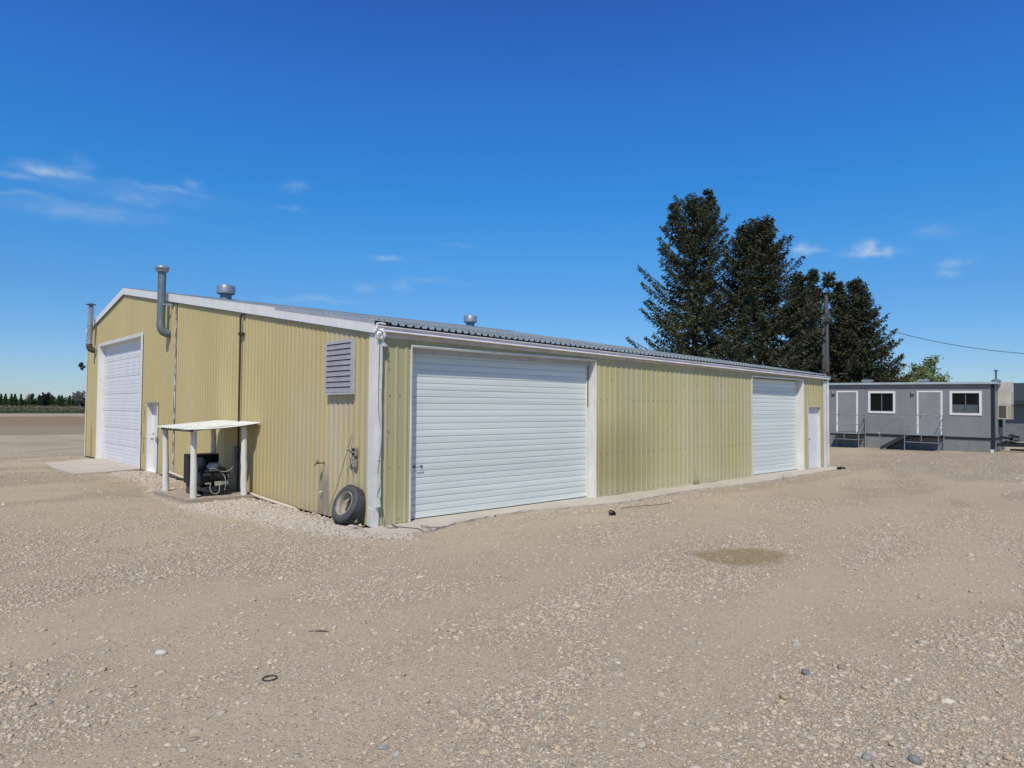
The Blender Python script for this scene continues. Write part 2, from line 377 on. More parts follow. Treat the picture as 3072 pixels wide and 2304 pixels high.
M['lower_slats'] = paint('grey_window_slats', (.10,.12,.12), .5)
M['needle'] = m_leaf('spruce_needles', (.024,.032,.017), (.090,.096,.040))
M['needle2'] = m_leaf('dense_spruce_needles', (.019,.024,.013), (.074,.075,.033))
M['leaf'] = m_leaf('grey_green_leaves', (.10,.14,.05), (.20,.25,.10))
M['leaf_y'] = m_leaf('yellow_green_leaves', (.14,.18,.012), (.26,.29,.035))
M['far_green'] = m_leaf('windbreak_foliage', (.025,.045,.014), (.06,.085,.025))
M['far_dark'] = m_leaf('dark_evergreen_foliage', (.025,.032,.035), (.04,.048,.045))
M['dry'] = m_leaf('dry_weed_stalks', (.22,.19,.12), (.40,.34,.24))
M['dry_twig'] = m_leaf('bare_grey_twigs', (.12,.11,.11), (.24,.21,.20))
M['crop'] = m_leaf('green_crop_blades', (.07,.09,.045), (.16,.17,.10))
def m_field(name, a, b, near=None):
    n = NM(name, .95, 0, .1); x, y, z = n.xyz()
    c = n.mix(n.range(n.noise(None, .25, 5, .6, (.35,1,1)), .35, .65), a, b)
    if near: c = n.mix(n.range(n.math('ADD', y, n.math('MULTIPLY', x, .22)), 55., 80., 1., 0.), c, near)
    n.col(n.mix(n.range(n.noise(None, 3, 4, .7), .4, .7, 0., .4), c, tuple(q*.75 for q in a))); n.bump(n.noise(None, 2.5, 5, .7), .6, .15); return n.m
M['plowed'] = m_field('plowed_brown_soil', (.235,.17,.108), (.27,.20,.13), (.275,.235,.165))
M['tan_soil'] = m_field('pale_field_track', (.33,.27,.20), (.40,.33,.25))
M['grass'] = m_field('green_crop_ground', (.10,.12,.06), (.15,.155,.09))

# ---------------------------------------------------------------- setting: ground
EDGE = [(-.35,-.66),(-.25,-.74),(.53,-.84),(1.3,-.56),(2.43,-.36),(3.22,-.34),(4.2,-.6),(5.5,-.83),(6.11,-.83),(7.5,-.70),(8.85,-.64),(10.4,-.78),(12,-.86),(14.5,-.72),(17.02,-.6),(18.5,-.5)]
ex = np.array([e[0] for e in EDGE]); ey = np.array([e[1] for e in EDGE])
def masks(x, y):
    rot = R(12); a = x*math.cos(rot)+y*math.sin(rot); b = -x*math.sin(rot)+y*math.cos(rot)
    n1 = vnoise(a+50, b*2.4+50, .42, 3, 4); n2 = vnoise(x+90, y+90, .9, 11, 3)
    g = sstep(.40, .62, n1*.75+n2*.25)
    g = np.maximum(g*.95, .08)
    g = .22+.78*g
    for bx, by, br_, am in ((-1.3,-8.2,1.5,1.),(-3.2,-7.2,.7,.8),(.8,-8.6,1.2,.9),(-4.9,-4.6,.5,.6),(-2.4,-2.6,1.0,.6),(.6,-4.2,1.6,.5),(6,-6,3,.45)):
        g = np.maximum(g, am*np.exp(-(((x-bx)**2+(y-by)**2)/br_**2)**1.5)*(.7+.5*n2))
    # packed wheel tracks: smooth pale bands
    for c0, sl, w in ((-2.15, -.02, .38), (-4.1, .03, .45), (-6.6, .12, .35)):
        d = np.abs(b - (c0 + sl*a) + .25*np.sin(a*.35)); g = g*(1-.60*np.exp(-(d/w)**2))
    # heaps of pale stones along the gable wall
    wob = .35*(vnoise(x+10, y+10, .8, 5, 2)-.5)
    outer = np.interp(y, [-1.4,-.6,1.8,4.2,6.5,8.8,12,14], [-.2,-1.0,-1.55,-1.85,-1.75,-1.35,-1.2,-.9])
    p = sstep(.0, .35, x-outer+wob)*(x < .1)*sstep(-1.5, -.9, y+wob)*(1-sstep(12.8, 13.6, y))
    bare = np.exp(-(((x+.55)/.45)**2+((y-8.3)/1.0)**2))
    p = np.clip(p*(1-bare*1.1), 0, 1)
    # gravel thrown up along the apron
    ee = np.interp(x, ex, ey); dd = ee-y
    q = np.exp(-((dd-.45)/.45)**2)*(x > -.6)*(x < 19)*sstep(1.0, 2.6, x)
    br = np.exp(-(((x-3.0)/1.1)**2+((y+.5)/.2)**2))
    g = np.maximum(g, np.maximum(p, q*.95))*(1-br*.8)
    # far right bank of loose stones in front of the trailer
    g = np.maximum(g, sstep(17.5, 19.5, x)*(1-sstep(30, 33, x))*np.exp(-((y+1.0)/2.2)**2)*.9)
    x0_, y0_ = x, y; x = x+.75*(vnoise(x0_+3, y0_+60, 1.3, 91, 3)-.5); y = y+.75*(vnoise(x0_+33, y0_+6, 1.3, 92, 3)-.5)
    mu = np.exp(-((((x-2.62)*.88-(y+5.15)*.48)/.74)**2+(((x-2.62)*.48+(y+5.15)*.88)/.60)**2)*1.1)
    mu = mu*(.62+.76*vnoise(x+5, y+5, 2.6, 77, 3))
    mu = np.maximum(mu, .40*np.exp(-(((x-1.1)/.7)**2+((y+5.5)/.4)**2)))
    mu = np.maximum(mu, .35*np.exp(-(((x-9.)/1.3)**2+((y+2.0)/.22)**2)))
    x, y = x0_, y0_
    g = g*(1-.6*mu)
    return g, mu, p
def heights(x, y, p, g):
    d = np.hypot(x-CAM.x, y-CAM.y)
    near = 1-sstep(28, 40, d)
    z = (vnoise(x+200, y+200, .5, 21, 3)-.5)*.022 + (vnoise(x+30, y+30, 3., 31, 3)-.5)*.014*near + g*.006
    z = z*near*.8 - .03
    # keep the ground just below slabs, rise gently in stone heaps by the wall
    z = z + p*.035
    inside = (x > -.12)*(x < 18.2)*(y > -.30)*(y < 21.5)
    ap = (x > -.4)*(x < 18.6)*(y < .1)*(y > np.interp(x, ex, ey)+.02)
    pad = (x > -2.1)*(x < .1)*(y > 13.1)*(y < 19.6)
    z = np.where(inside | ap | pad, np.minimum(z, -.035)-.02, z)
    return z
def axis_coords(lo, hi, step, far=6000):
    c = list(np.arange(lo, hi, step)); s_ = step; a = c[-1]
    while a < far: s_ *= 1.35; a += s_; c.append(a)
    s_ = step; a = c[0]; L = []
    while a > -far: s_ *= 1.35; a -= s_; L.append(a)
    return np.array(L[::-1]+c)
gx = axis_coords(-15, 34, .115); gy = axis_coords(-14, 26, .115)
X, Y = np.meshgrid(gx, gy, indexing='ij'); g_, mu_, p_ = masks(X, Y); Zg = heights(X, Y, p_, g_)
nx, ny = X.shape
V = np.stack([X, Y, Zg], -1).reshape(-1, 3)
idx = np.arange(nx*ny).reshape(nx, ny)
Q = np.stack([idx[:-1,:-1], idx[1:,:-1], idx[1:,1:], idx[:-1,1:]], -1).reshape(-1, 4)
def fast_mesh(name, V, F, nper, mat, cols=None, attr='Col', smooth=True):
    me = bpy.data.meshes.new(name); me.vertices.add(len(V)); me.vertices.foreach_set('co', V.astype(np.float32).ravel())
    me.loops.add(F.size); me.loops.foreach_set('vertex_index', F.astype(np.int32).ravel())
    me.polygons.add(len(F)); me.polygons.foreach_set('loop_start', (np.arange(len(F))*nper).astype(np.int32))
    try: me.polygons.foreach_set('loop_total', np.full(len(F), nper, np.int32))
    except Exception: pass
    me.polygons.foreach_set('use_smooth', np.full(len(F), smooth))
    me.update(calc_edges=True)
    if cols is not None:
        at = me.color_attributes.new(attr, 'FLOAT_COLOR', 'POINT'); at.data.foreach_set('color', cols.astype(np.float32).ravel())
    me.materials.append(mat); return me
cols = np.stack([g_, mu_, p_, np.ones_like(g_)], -1).reshape(-1, 4)
go = bpy.data.objects.new('ground', fast_mesh('ground', V, Q, 4, M['ground'], cols, 'mask')); COL.objects.link(go); tag(go, kind='structure')
def sheet(name, poly, z, m, th=.0, kind='structure'):
    b = MB()
    if th: b.prism([(x, y, z-th) for x, y in poly], (0,0,th))
    else: b.add([(x, y, z) for x, y in poly], [tuple(range(len(poly)))])
    o = b.build(name, m); tag(o, kind=kind); return o
sheet('plowed_field', [(-400,125.6),(34,38.8),(110,60),(110,101),(-400,254)], -.022, M['plowed'])
sheet('field_track', [(-400,254.02),(110,101.02),(110,146),(-400,315)], -.016, M['tan_soil'])
sheet('crop_field', [(-400,315.02),(110,146.02),(400,140),(600,600),(-600,900)], -.012, M['grass'])
ap = [(-.35,-.0)] + EDGE + [(18.5,.15),(17.9,.15),(17.9,.3),(-.0,.3),(-.0,-.0)]
# ragged edge on the apron strip
rag = [(-.30,-.03)]
for i in range(len(EDGE)-1):
    (x0, y0), (x1, y1) = EDGE[i], EDGE[i+1]; k = max(1, int((x1-x0)/.12))
    for j in range(k):
        t = j/k; rag.append((x0+(x1-x0)*t, y0+(y1-y0)*t+random.uniform(-.035,.035)))
rag += [(18.5,-.5),(18.5,.2),(.02,.2),(.02,-.03)]
sheet('concrete_apron', rag, 0.0, M['concrete'], .09)
sheet('concrete_ramp', [(.3,19.44),(-.05,19.42),(-1.84,18.2),(-1.95,15.8),(-1.87,13.3),(-1.0,13.35),(-.03,13.74),(.3,13.74)], .004, M['concrete'], .1)
sheet('door_step', [(.02,11.9),(-.34,11.75),(-.36,12.9),(.02,13.0)], .0, M['concrete'], .08)
sheet('shelter_slab', [(-1.42,4.80),(-.04,4.72),(-.04,6.85),(-1.48,6.85)], .075, M['concrete2'], .14)

# ---------------------------------------------------------------- loose stones (nobody could count them)
def ico(sub):
    import bmesh
    bm = bmesh.new(); bmesh.ops.create_icosphere(bm, subdivisions=sub, radius=1)
    v = np.array([q.co[:] for q in bm.verts]); fc = np.array([[a.index for a in q.verts] for q in bm.faces]); bm.free(); return v, fc
PAL = np.array([(.42,.33,.23),(.48,.39,.30),(.36,.30,.225),(.33,.31,.265),(.27,.285,.265),(.55,.49,.41),(.43,.34,.20),(.30,.215,.15),(.45,.36,.28),(.38,.345,.29),(.22,.235,.225)])
PW = np.array([.19,.16,.14,.11,.06,.06,.07,.06,.09,.05,.01]); PW /= PW.sum()
rs = np.random.RandomState(5)
def scatter(n, size_med, sig, near, far, minpx, dens_fn, sub, name=None):
    ang = yaw + np.radians(rs.uniform(-50, 56, n)); d = np.sqrt(rs.uniform(near**2, far**2, n))
    x = CAM.x + d*np.cos(ang); y = CAM.y + d*np.sin(ang)
    g, mu, p = masks(x, y); sz = size_med*np.exp(rs.randn(n)*sig)*(1+p*.7)
    keep = (rs.rand(n) < dens_fn(g, p)) & (sz*2*681/d > minpx)
    keep &= (mu < .42) | (rs.rand(n) < .15)
    out_ap = ~((x > -.38)*(x < 18.6)*(y > np.interp(x, ex, ey)+.02))
    keep &= out_ap & ~((x > -2.0)*(x < .1)*(y > 13.2)*(y < 19.7)) & ~((x > -1.55)*(x < 0.06)*(y > 4.68)*(y < 6.9)) & ~((x > -.1)*(y > -.0)*(x < 18.4))
    return x[keep], y[keep], sz[keep], p[keep], g[keep]
def stones_mesh(sets):
    Vs = []; Fs = []; Cs = []; base = 0
    for (x, y, sz, p, g), sub in sets:
        v0, f0 = ico(sub); n = len(x); nv = len(v0)
        st = rs.uniform(.75, 1.35, (n, 1)); fl = rs.uniform(.34, .66, (n, 1))
        sc = np.concatenate([st, 1/st*rs.uniform(.8,1.05,(n,1)), fl], 1)*sz[:,None]
        v = v0[None]*(1+.13*rs.randn(n, nv, 1).clip(-1.6,1.6))*sc[:,None,:]
        a = rs.uniform(0, 2*np.pi, n); t = rs.randn(n)*.22
        ca, sa, ct, st_ = np.cos(a), np.sin(a), np.cos(t), np.sin(t)
        vx, vy, vz = v[...,0], v[...,1], v[...,2]
        vy2 = vy*ct[:,None]-vz*st_[:,None]; vz2 = vy*st_[:,None]+vz*ct[:,None]
        X1 = vx*ca[:,None]-vy2*sa[:,None]; Y1 = vx*sa[:,None]+vy2*ca[:,None]
        gz = heights(x, y, p, g)+sc[:,2]*rs.uniform(-.45,.45,n)
        Vs.append(np.stack([X1+x[:,None], Y1+y[:,None], vz2+gz[:,None]], -1).reshape(-1,3))
        Fs.append((f0[None]+(np.arange(n)*nv)[:,None,None]+base).reshape(-1,3)); base += n*nv
        c = PAL[rs.choice(len(PAL), n, p=PW)]*rs.uniform(.85,1.15,(n,1))*1.08; c = c*.55+np.array([.445,.37,.275])*.45
        c = c*(1-p[:,None]*.55)+np.array([.455,.415,.36])*p[:,None]*.55
        Cs.append(np.repeat(np.concatenate([c, np.ones((n,1))], 1), nv, 0))
    return fast_mesh('gravel', np.concatenate(Vs), np.concatenate(Fs), 3, M['stone'], np.concatenate(Cs))
dens = lambda g, p: np.clip(g**1.3*.9+.10+p, 0, 1)
dens2 = lambda g, p: np.clip(g**1.6*1.1+.05+p, 0, 1)
nearset = scatter(46000, .0115, .42, 3.2, 8.6, 2.0, lambda g, p: np.clip(g**2.0+.03, 0, 1), 2)
nearfine = scatter(165000, .0072, .38, 3.2, 8.6, 1.1, dens2, 1)
midset = scatter(250000, .0115, .38, 8.6, 17, .9, dens2, 1)
farset = scatter(90000, .020, .35, 17, 36, .9, lambda g, p: g**2*.6+.03+p*.8, 1)
cx = rs.uniform(-1.95, -.03, 9000); cy = rs.uniform(-1.1, 13.4, 9000); gg, mm_, pp = masks(cx, cy)
k = (pp > .25) & (rs.rand(9000) < pp*.95) & ~((cx > -1.55)*(cy > 4.68)*(cy < 6.9)); k &= ~((cx > -.38)*(cy < 0.02)*(cy > -.75))
heap = (cx[k], cy[k], .020*np.exp(rs.randn(k.sum())*.35), pp[k], gg[k])
so = bpy.data.objects.new('gravel', stones_mesh([(nearset,2),(nearfine,1),(midset,1),(farset,1),(heap,2)])); COL.objects.link(so)
tag(so, 'loose tan and grey pebbles strewn over the dusty yard', 'gravel', kind='stuff')
print('stones', len(nearset[0]), len(midset[0]), len(farset[0]), len(heap[0]))

def GZ(x, y):
    a, c = np.array([float(x)]), np.array([float(y)]); g, mu, p = masks(a, c); return float(heights(a, c, p, g)[0])
# individual cobbles that stand out
def cobble(x, y, s3, c, a, label):
    s3 = tuple(q*.85 for q in s3)
    v0, f0 = ico(3); v = v0.copy(); nn = vnoise(v[:,0]*1.3+9+x, v[:,1]*1.3+v[:,2]+5+y, 1., 44, 2)-.5
    v = v*(1+.35*nn[:,None])*np.array(s3); ca, sa = math.cos(a), math.sin(a)
    v = np.stack([v[:,0]*ca-v[:,1]*sa, v[:,0]*sa+v[:,1]*ca, v[:,2]], 1)
    me = fast_mesh('cobble', v, f0, 3, paint('cobble_stone', c, .8, 0, .2, 25, (1,1,1), .3))
    o = bpy.data.objects.new('cobble', me); COL.objects.link(o)
    g, mu, p = masks(np.array([x]), np.array([y])); o.location = (x, y, float(heights(np.array([x]), np.array([y]), p, g)[0])+s3[2]*.45)
    return tag(o, label, 'stone', 'cobbles lying apart from the gravel')
cobble(-.843,-7.573,(.050,.036,.030),(.16,.165,.165),.6,'dark blue grey rounded cobble, the darkest in the right foreground gravel')
cobble(-1.394,-7.662,(.055,.034,.028),(.36,.28,.17),.9,'smooth tan oval cobble just left of the dark blue grey cobble')
cobble(-1.838,-8.364,(.042,.034,.024),(.26,.27,.26),.2,'light blue grey cobble, left one of the bottom edge pair')
cobble(-1.663,-8.565,(.046,.040,.030),(.20,.205,.19),1.2,'grey green cobble, right one of the bottom edge pair')
cobble(-.505,-8.096,(.034,.024,.030),(.50,.50,.46),.4,'small whitish upright cobble at the right of the foreground')
cobble(-.521,-7.71,(.042,.034,.028),(.28,.225,.18),.9,'brown rounded cobble above the whitish upright cobble')
cobble(-4.348,-3.84,(.058,.040,.030),(.52,.50,.44),-.6,'large pale oval cobble lying alone at the far left')
cobble(-3.847,-6.369,(.044,.026,.012),(.27,.28,.275),-.7,'flat slate blue cobble near the bottom centre')
cobble(-4.646,-5.503,(.044,.028,.010),(.30,.21,.17),-.4,'flat reddish brown cobble in the dust at lower left')

# ---------------------------------------------------------------- the shed
K = .0125
def dz(x, y): return -K*x*max(0., 1-max(y, 0)/16.1)
SHED = empty('metal_shed', (0,0,0), 'long low yellow tan corrugated metal shed with white doors and grey ribbed roof', 'shed')
def rib_profile(u0, u1, pitch, phase, pts):
    out = [(u0, 0.)]; k = math.floor((u0-phase)/pitch)-1
    while True:
        b = phase+k*pitch
        if b > u1: break
        for du, h in pts:
            if u0 < b+du < u1: out.append((b+du, h))
        k += 1
    out.append((u1, 0.)); out.sort(); return out
def panel(mb, prof, pos, zb, zt, holes):
    """vertical ribbed sheet; pos(u,h)->(x,y); holes: (u0,u1,z0,z1)"""
    us = [p[0] for p in prof]
    for h0 in holes:
        for q in (h0[0], h0[1]):
            i = next((i for i in range(len(us)-1) if us[i] < q < us[i+1]), None)
            if i is not None:
                t = (q-us[i])/(us[i+1]-us[i]); prof.insert(i+1, (q, prof[i][1]*(1-t)+prof[i+1][1]*t)); us.insert(i+1, q)
    for (a, ha), (b, hb) in zip(prof[:-1], prof[1:]):
        if b-a < 1e-6: continue
        mid = (a+b)/2; spans = [(zb(a), zb(b), zt(a), zt(b))]
        for u0, u1, z0, z1 in holes:
            if u0-1e-6 <= mid <= u1+1e-6:
                A = spans.pop(); 
                if z0 > A[0]+.01: spans.append((A[0], A[1], z0, z0))
                spans.append((z1, z1, A[2], A[3])); break
        for s0, s1, t0, t1 in spans:
            xa, ya = pos(a, ha); xb, yb = pos(b, hb)
            mb.add([(xa,ya,s0),(xb,yb,s1),(xb,yb,t1),(xa,ya,t0)], [(0,1,2,3)])
D1 = (.70, 5.68, .0, 3.06); D2 = (12.81, 16.26, .0, 2.965); D3 = (16.62, 17.52, .0, 2.055)
G1 = (13.69, 19.44, .0, 4.28); G2 = (11.95, 12.94, .0, 2.07)
# side wall, long face (normal -y)
w = MB(); prof = rib_profile(.02, 18.0, .2, .055, [(-.072,0),(-.045,.013),(-.016,.013),(0,0)])
# finer stiffeners between ribs
panel(w, prof, lambda q, h: (q, -h), lambda q: .0+.012*math.sin(q*3.1)*math.sin(q*1.3), lambda q: 3.25-K*q, [D1, D2, D3])
w.cur = 1
for z0 in (.09, .96, 2.19):
    for i in range(90):
        q = .085+.2*i
        if any(h[0]-.03 < q < h[1]+.03 and z0 < h[3] for h in (D1, D2, D3)): continue
        if random.random() < .12: continue
        w.box(q-.009, q+.009, -.007, .0, z0-.009+random.uniform(-.008,.008), z0+.009)
for z0 in (1.57, 2.635):
    for i in range(30):
        q = .27+.6*i
        if any(h[0]-.03 < q < h[1]+.03 and z0 < h[3] for h in (D1, D2, D3)): continue
        w.box(q-.009, q+.009, -.007, .0, z0-.009, z0+.009)
w.build('side_wall', [M['side'], M['screw']], SHED)
# gable wall (normal -x)
def zrake(y): return 3.235+.1584*y if y < 16.0 else 3.235+.1584*16.0-.172*(y-16.0)
w = MB(); prof = rib_profile(.02, 21.4, .18, .12, [(-.095,0),(-.062,.013),(-.028,.013),(.005,0)])
panel(w, prof, lambda q, h: (-h, q), lambda q: .0, lambda q: zrake(q)+.12, [G1, G2])
w.cur = 1
for z0 in (1.98,):
    for i in range(58):
        q = .10+.36*i
        if G1[0] < q < G1[1] or G2[0] < q < G2[1]: continue
        w.box(-.007, 0, q-.009, q+.009, z0-.009, z0+.009)
w.build('gable_wall', [M['gable'], M['screw']], SHED)
w = MB()
w.prism([(18.0,.02,0),(18.0,21.4,0),(18.0,21.4,4.8),(18.0,16.0,5.7),(18.0,.02,3.0)], (.03,0,0)); w.box(.02, 18.0, 21.38, 21.41, 0, 4.85)
w.build('rear_wall', M['gable'], SHED)
# roof sheets: ribs run down the slope, pitch .157
def zroof(x, y):
    return (3.402+.1584*y if y < 16.1 else 3.402+.1584*16.1-.172*(y-16.1)) + dz(x, y)
def roof_sheet(mb, ya, yb, seg):
    prof = rib_profile(-.04, 18.12, .157, .262, [(-.040,0),(-.016,.040),(.006,.040),(.030,0)])
    ys = [ya+(yb-ya)*i/seg for i in range(seg+1)]; n = len(ys); vs = []; fs = []
    for q, h in prof:
        for yy in ys: vs.append((q, yy, zroof(q, yy)+h))
    for i in range(len(prof)-1):
        for j in range(n-1): a = i*n+j; fs.append((a, a+n, a+n+1, a+1))
    mb.add(vs, fs)
w = MB(); roof_sheet(w, -.045, 16.1, 6); roof_sheet(w, 16.1, 21.55, 2)
w.cur = 1
for y0 in (.55, 2.1, 3.6, 5.1, 6.6):
    for i in range(114):
        q = .251+.157*i
        if random.random() < .15: continue
        zz = zroof(q, y0)+.040; w.box(q-.011, q+.011, y0-.013, y0+.013, zz, zz+.010)
w.build('roof', [M['roof'], M['screw']], SHED)
w = MB()
w.prism([(-.05,15.8,zroof(0,15.8)+.04),(-.05,16.1,zroof(0,16.1)+.055),(-.05,16.4,zroof(0,16.4)+.04),(-.05,16.4,zroof(0,16.4)+.055),(-.05,16.1,zroof(0,16.1)+.075),(-.05,15.8,zroof(0,15.8)+.055)], (18.17,0,0))
w.build('ridge_cap', M['roof'], SHED)
# black strip standing in for the shade in the gap under the roof edge
w = MB(); w.box(0, 18.1, -.028, -.018, 3.262, 3.394); w.shear(lambda x, y: -K*x); w.build('eave_gap_shade', M['black'], SHED)
# rake fascia, gable end
def rake(y0, y1, zoff0, zoff1, xo, xi, name='fascia', m='white_clean', fn=zrake):
    b = MB(); b.prism([(xo,y0,fn(y0)+zoff0),(xo,y1,fn(y1)+zoff0),(xo,y1,fn(y1)+zoff1),(xo,y0,fn(y0)+zoff1)], (xi-xo,0,0)); return b
fz = lambda y: 3.235+.1584*y
b = rake(-.03, 3.86, .0, .155, -.065, -.002, fn=fz)
b.build('fascia', M['white_clean'], SHED)
b = rake(3.863, 15.99, .0, .205, -.068, -.002, fn=fz)
b.prism([(-.068,3.863,fz(3.863)+.206),(-.068,15.99,fz(15.99)+.206),(-.068,15.99,fz(15.99)+.214),(-.068,3.863,fz(3.863)+.214)], (.12,0,0))
b.build('fascia', M['white_clean'], SHED)
fl = lambda y: fz(16.0)-.172*(y-16.0)
b = rake(15.993, 21.5, .0, .205, -.067, -.002, fn=fl)
b.prism([(-.067,15.993,fl(15.993)+.206),(-.067,21.5,fl(21.5)+.206),(-.067,21.5,fl(21.5)+.214),(-.067,15.993,fl(15.993)+.214)], (.12,0,0))
b.build('fascia', M['white_clean'], SHED)
b = rake(-.03, 21.5, -.012, -.002, -.05, -.024, fn=lambda y: zrake(min(y,21.5))); 
b = MB()
for (ya, yb, fn) in ((-.03, 15.99, fz), (15.993, 21.5, fl)):
    b.prism([(-.062,ya,fn(ya)-.016),(-.062,yb,fn(yb)-.016),(-.062,yb,fn(yb)-.001),(-.062,ya,fn(ya)-.001)], (.04,0,0))
b.build('fascia_drip_edge', M['galv_dark'], SHED)
b = MB(); zf = lambda y: zroof(0, y)+.044
b.prism([(-.064,-.05,fz(-.05)+.157),(-.064,3.86,fz(3.86)+.157),(-.064,3.86,zf(3.86)+.008),(-.064,-.05,zf(-.05)+.008)], (.008,0,0))
b.prism([(-.056,-.05,zf(-.05)),(-.056,3.86,zf(3.86)),(-.056,3.86,zf(3.86)+.008),(-.056,-.05,zf(-.05)+.008)], (.30,0,0))
for i in range(26):
    y0 = random.uniform(0, 3.5); x0 = random.uniform(.0,.15); b.box(x0, x0+random.uniform(.02,.06), y0, y0+random.uniform(.03,.12), zf(y0)+.008, zf(y0)+.016)
b.build('rake_flashing', M['flash'], SHED)
# far rake fascia
b = MB()
for (ya, yb) in ((-.03, 16.1), (16.1, 21.5)):
    b.prism([(18.03,ya,zroof(18.1,ya)-.17),(18.03,yb,zroof(18.1,yb)-.17),(18.03,yb,zroof(18.1,yb)+.03),(18.03,ya,zroof(18.1,ya)+.03)], (.06,0,0))
b.build('fascia', M['white_clean'], SHED)
# gutter along the long face
gp = [(-.030,3.340),(-.030,3.262),(-.105,3.256),(-.122,3.262),(-.122,3.275),(-.108,3.305),(-.118,3.328),(-.140,3.336),(-.140,3.350),(-.128,3.350),(-.110,3.330),(-.100,3.305),(-.113,3.275),(-.100,3.266),(-.038,3.268),(-.038,3.340)]
b = MB(); b.prism([(-.04,y,z) for y, z in gp], (18.24,0,0))
b.prism([(-.043,y,z) for y, z in ((-.030,3.345),(-.030,3.258),(-.107,3.254),(-.124,3.262),(-.124,3.276),(-.110,3.305),(-.120,3.328),(-.142,3.337),(-.142,3.350))], (.006,0,0))
b.prism([(18.197,y,z) for y, z in ((-.030,3.345),(-.030,3.258),(-.107,3.254),(-.124,3.262),(-.124,3.276),(-.110,3.305),(-.120,3.328),(-.142,3.337),(-.142,3.350))], (.006,0,0))
for i in range(24):
    q = .6+i*.75; b.box(q-.009, q+.009, -.137, -.034, 3.343, 3.349)
b.shear(lambda x, y: -K*x); b.build('gutter', M['gutter'], SHED)
b = MB(); b.prism([(.0,-.034,3.170),(18.05,-.034,3.170+K*18*.3),(18.05,-.034,3.262),(0,-.034,3.262)], (0,.03,0)); b.box(0, 18.05, -.046, -.004, 3.256, 3.261)
b.shear(lambda x, y: -K*x); b.build('eave_trim', M['pale_trim'], SHED)
# corner trims
b = MB(); b.box(-.028, -.021, -.032, .165, .0, 3.235); b.box(-.021, .072, -.036, -.030, .0, 3.16)
b.prism([(-.030,-.034,.0),(-.036,-.04,.0),(-.042,.03,.0),(-.038,.15,.01),(-.030,.165,.01)], (.0,.0,.30))
b.build('corner_trim', M['white'], SHED)
b = MB(); b.box(17.80, 18.06, -.042, -.034, .0, 2.96); b.box(18.052, 18.06, -.034, .2, 0, 2.96); b.build('corner_trim', M['white'], SHED)
b = MB(); b.box(-.034, -.026, 21.28, 21.43, 0, 4.82); b.box(-.034, .2, 21.424, 21.432, 0, 4.82); b.build('corner_trim', M['white'], SHED)
# downspouts (rectangular, a little crushed)
def downspout(cx, cy, z0, z1, w, d, wob, seed):
    rr = random.Random(seed); b = MB(); n = 22; vs = []; fs = []
    for i in range(n+1):
        z = z0+(z1-z0)*i/n; ox = wob*math.sin(i*.7+seed)+rr.uniform(-.3,.3)*wob; ww = w*(1+rr.uniform(-.08,.05)); dd = d*(1+rr.uniform(-.15,.05))
        for sx, sy in ((-1,-1),(0,-1.06),(1,-1),(1,1),(0,1),(-1,1)): vs.append((cx+ox+sx*ww/2, cy+sy*dd/2, z))
    for i in range(n):
        for k in range(6): a = i*6+k; c = i*6+(k+1) % 6; fs.append((a, c, c+6, a+6))
    fs.append((0,1,2,3,4,5)); fs.append(tuple(range(n*6, n*6+6))[::-1]); b.add(vs, fs)
    for z in (z0+.68*(z1-z0), z0+.27*(z1-z0)): b.box(cx-w*.56, cx+w*.56, cy-d*.6, cy+d*.6, z, z+.012)
    return b
b = downspout(.035, -.066, .33, 3.22, .074, .050, .006, 1); b.tube([(.055,-.085,3.30),(.055,-.083,3.2)], .032, 8)
b.build('downspout', M['white'], SHED)
b = downspout(18.13, -.06, .06, 3.05, .07, .05, .002, 2); b.build('downspout', M['white'], SHED)
b = MB(); b.tube([(.01,-.11,3.2),(-.005,-.115,2.9),(-.002,-.10,2.3),(.01,-.10,1.9),(.078,-.08,1.5),(.07,-.095,1.35),(.012,-.1,.98),(.004,-.1,.9)], .004, 5)
b.build('cord', M['wire'], SHED)
b = MB(); b.tube([(.08,-.07,.82),(.05,-.098,.66),(.012,-.1,.58),(.004,-.1,.5)], .004, 5); b.build('cord', M['wire'], SHED)
# roll-up doors
def rollup(x0, x1, zt, handle):
    o = MB(); y = .20; sl = .121; z = .012; vs = []; fs = []
    prof = []
    while z < zt-.02:
        z1 = min(z+sl, zt)
        prof += [(y, z), (y-.011, z+.006), (y-.014, z+sl*.5), (y-.013, z+sl*.84), (y-.010, z+sl*.875), (y, z+sl*.89), (y+.001, z+sl*.99)]
        z += sl
    prof = [p for p in prof if p[1] < zt]
    n = len(prof)
    for xx in (x0, x1):
        for yy, zz in prof: vs.append((xx, yy, zz))
    for i in range(n-1): fs.append((i, i+n, i+n+1, i+1))
    o.add(vs, fs); o.box(x0, x1, y-.03, y+.01, .0, .045)
    ob = o.build('roll_up_door', M['roll_white'], SHED)
    sb = MB(); sb.box(x0+.005, x1-.005, y-.034, y-.0305, .0, .016); sb.build('bottom_seal', M['dark'], ob)
    if handle:
        h = MB(); hx, hz = handle; h.tube([(hx,y-.02,hz),(hx,y-.07,hz),(hx+.15,y-.07,hz+.005),(hx+.15,y-.02,hz+.005)], .008, 6)
        h.box(hx-.02, hx+.02, y-.028, y-.018, hz-.02, hz+.02); h.box(hx+.13, hx+.17, y-.028, y-.018, hz-.015, hz+.025); h.build('door_handle', M['galv_dark'], ob)
    return ob
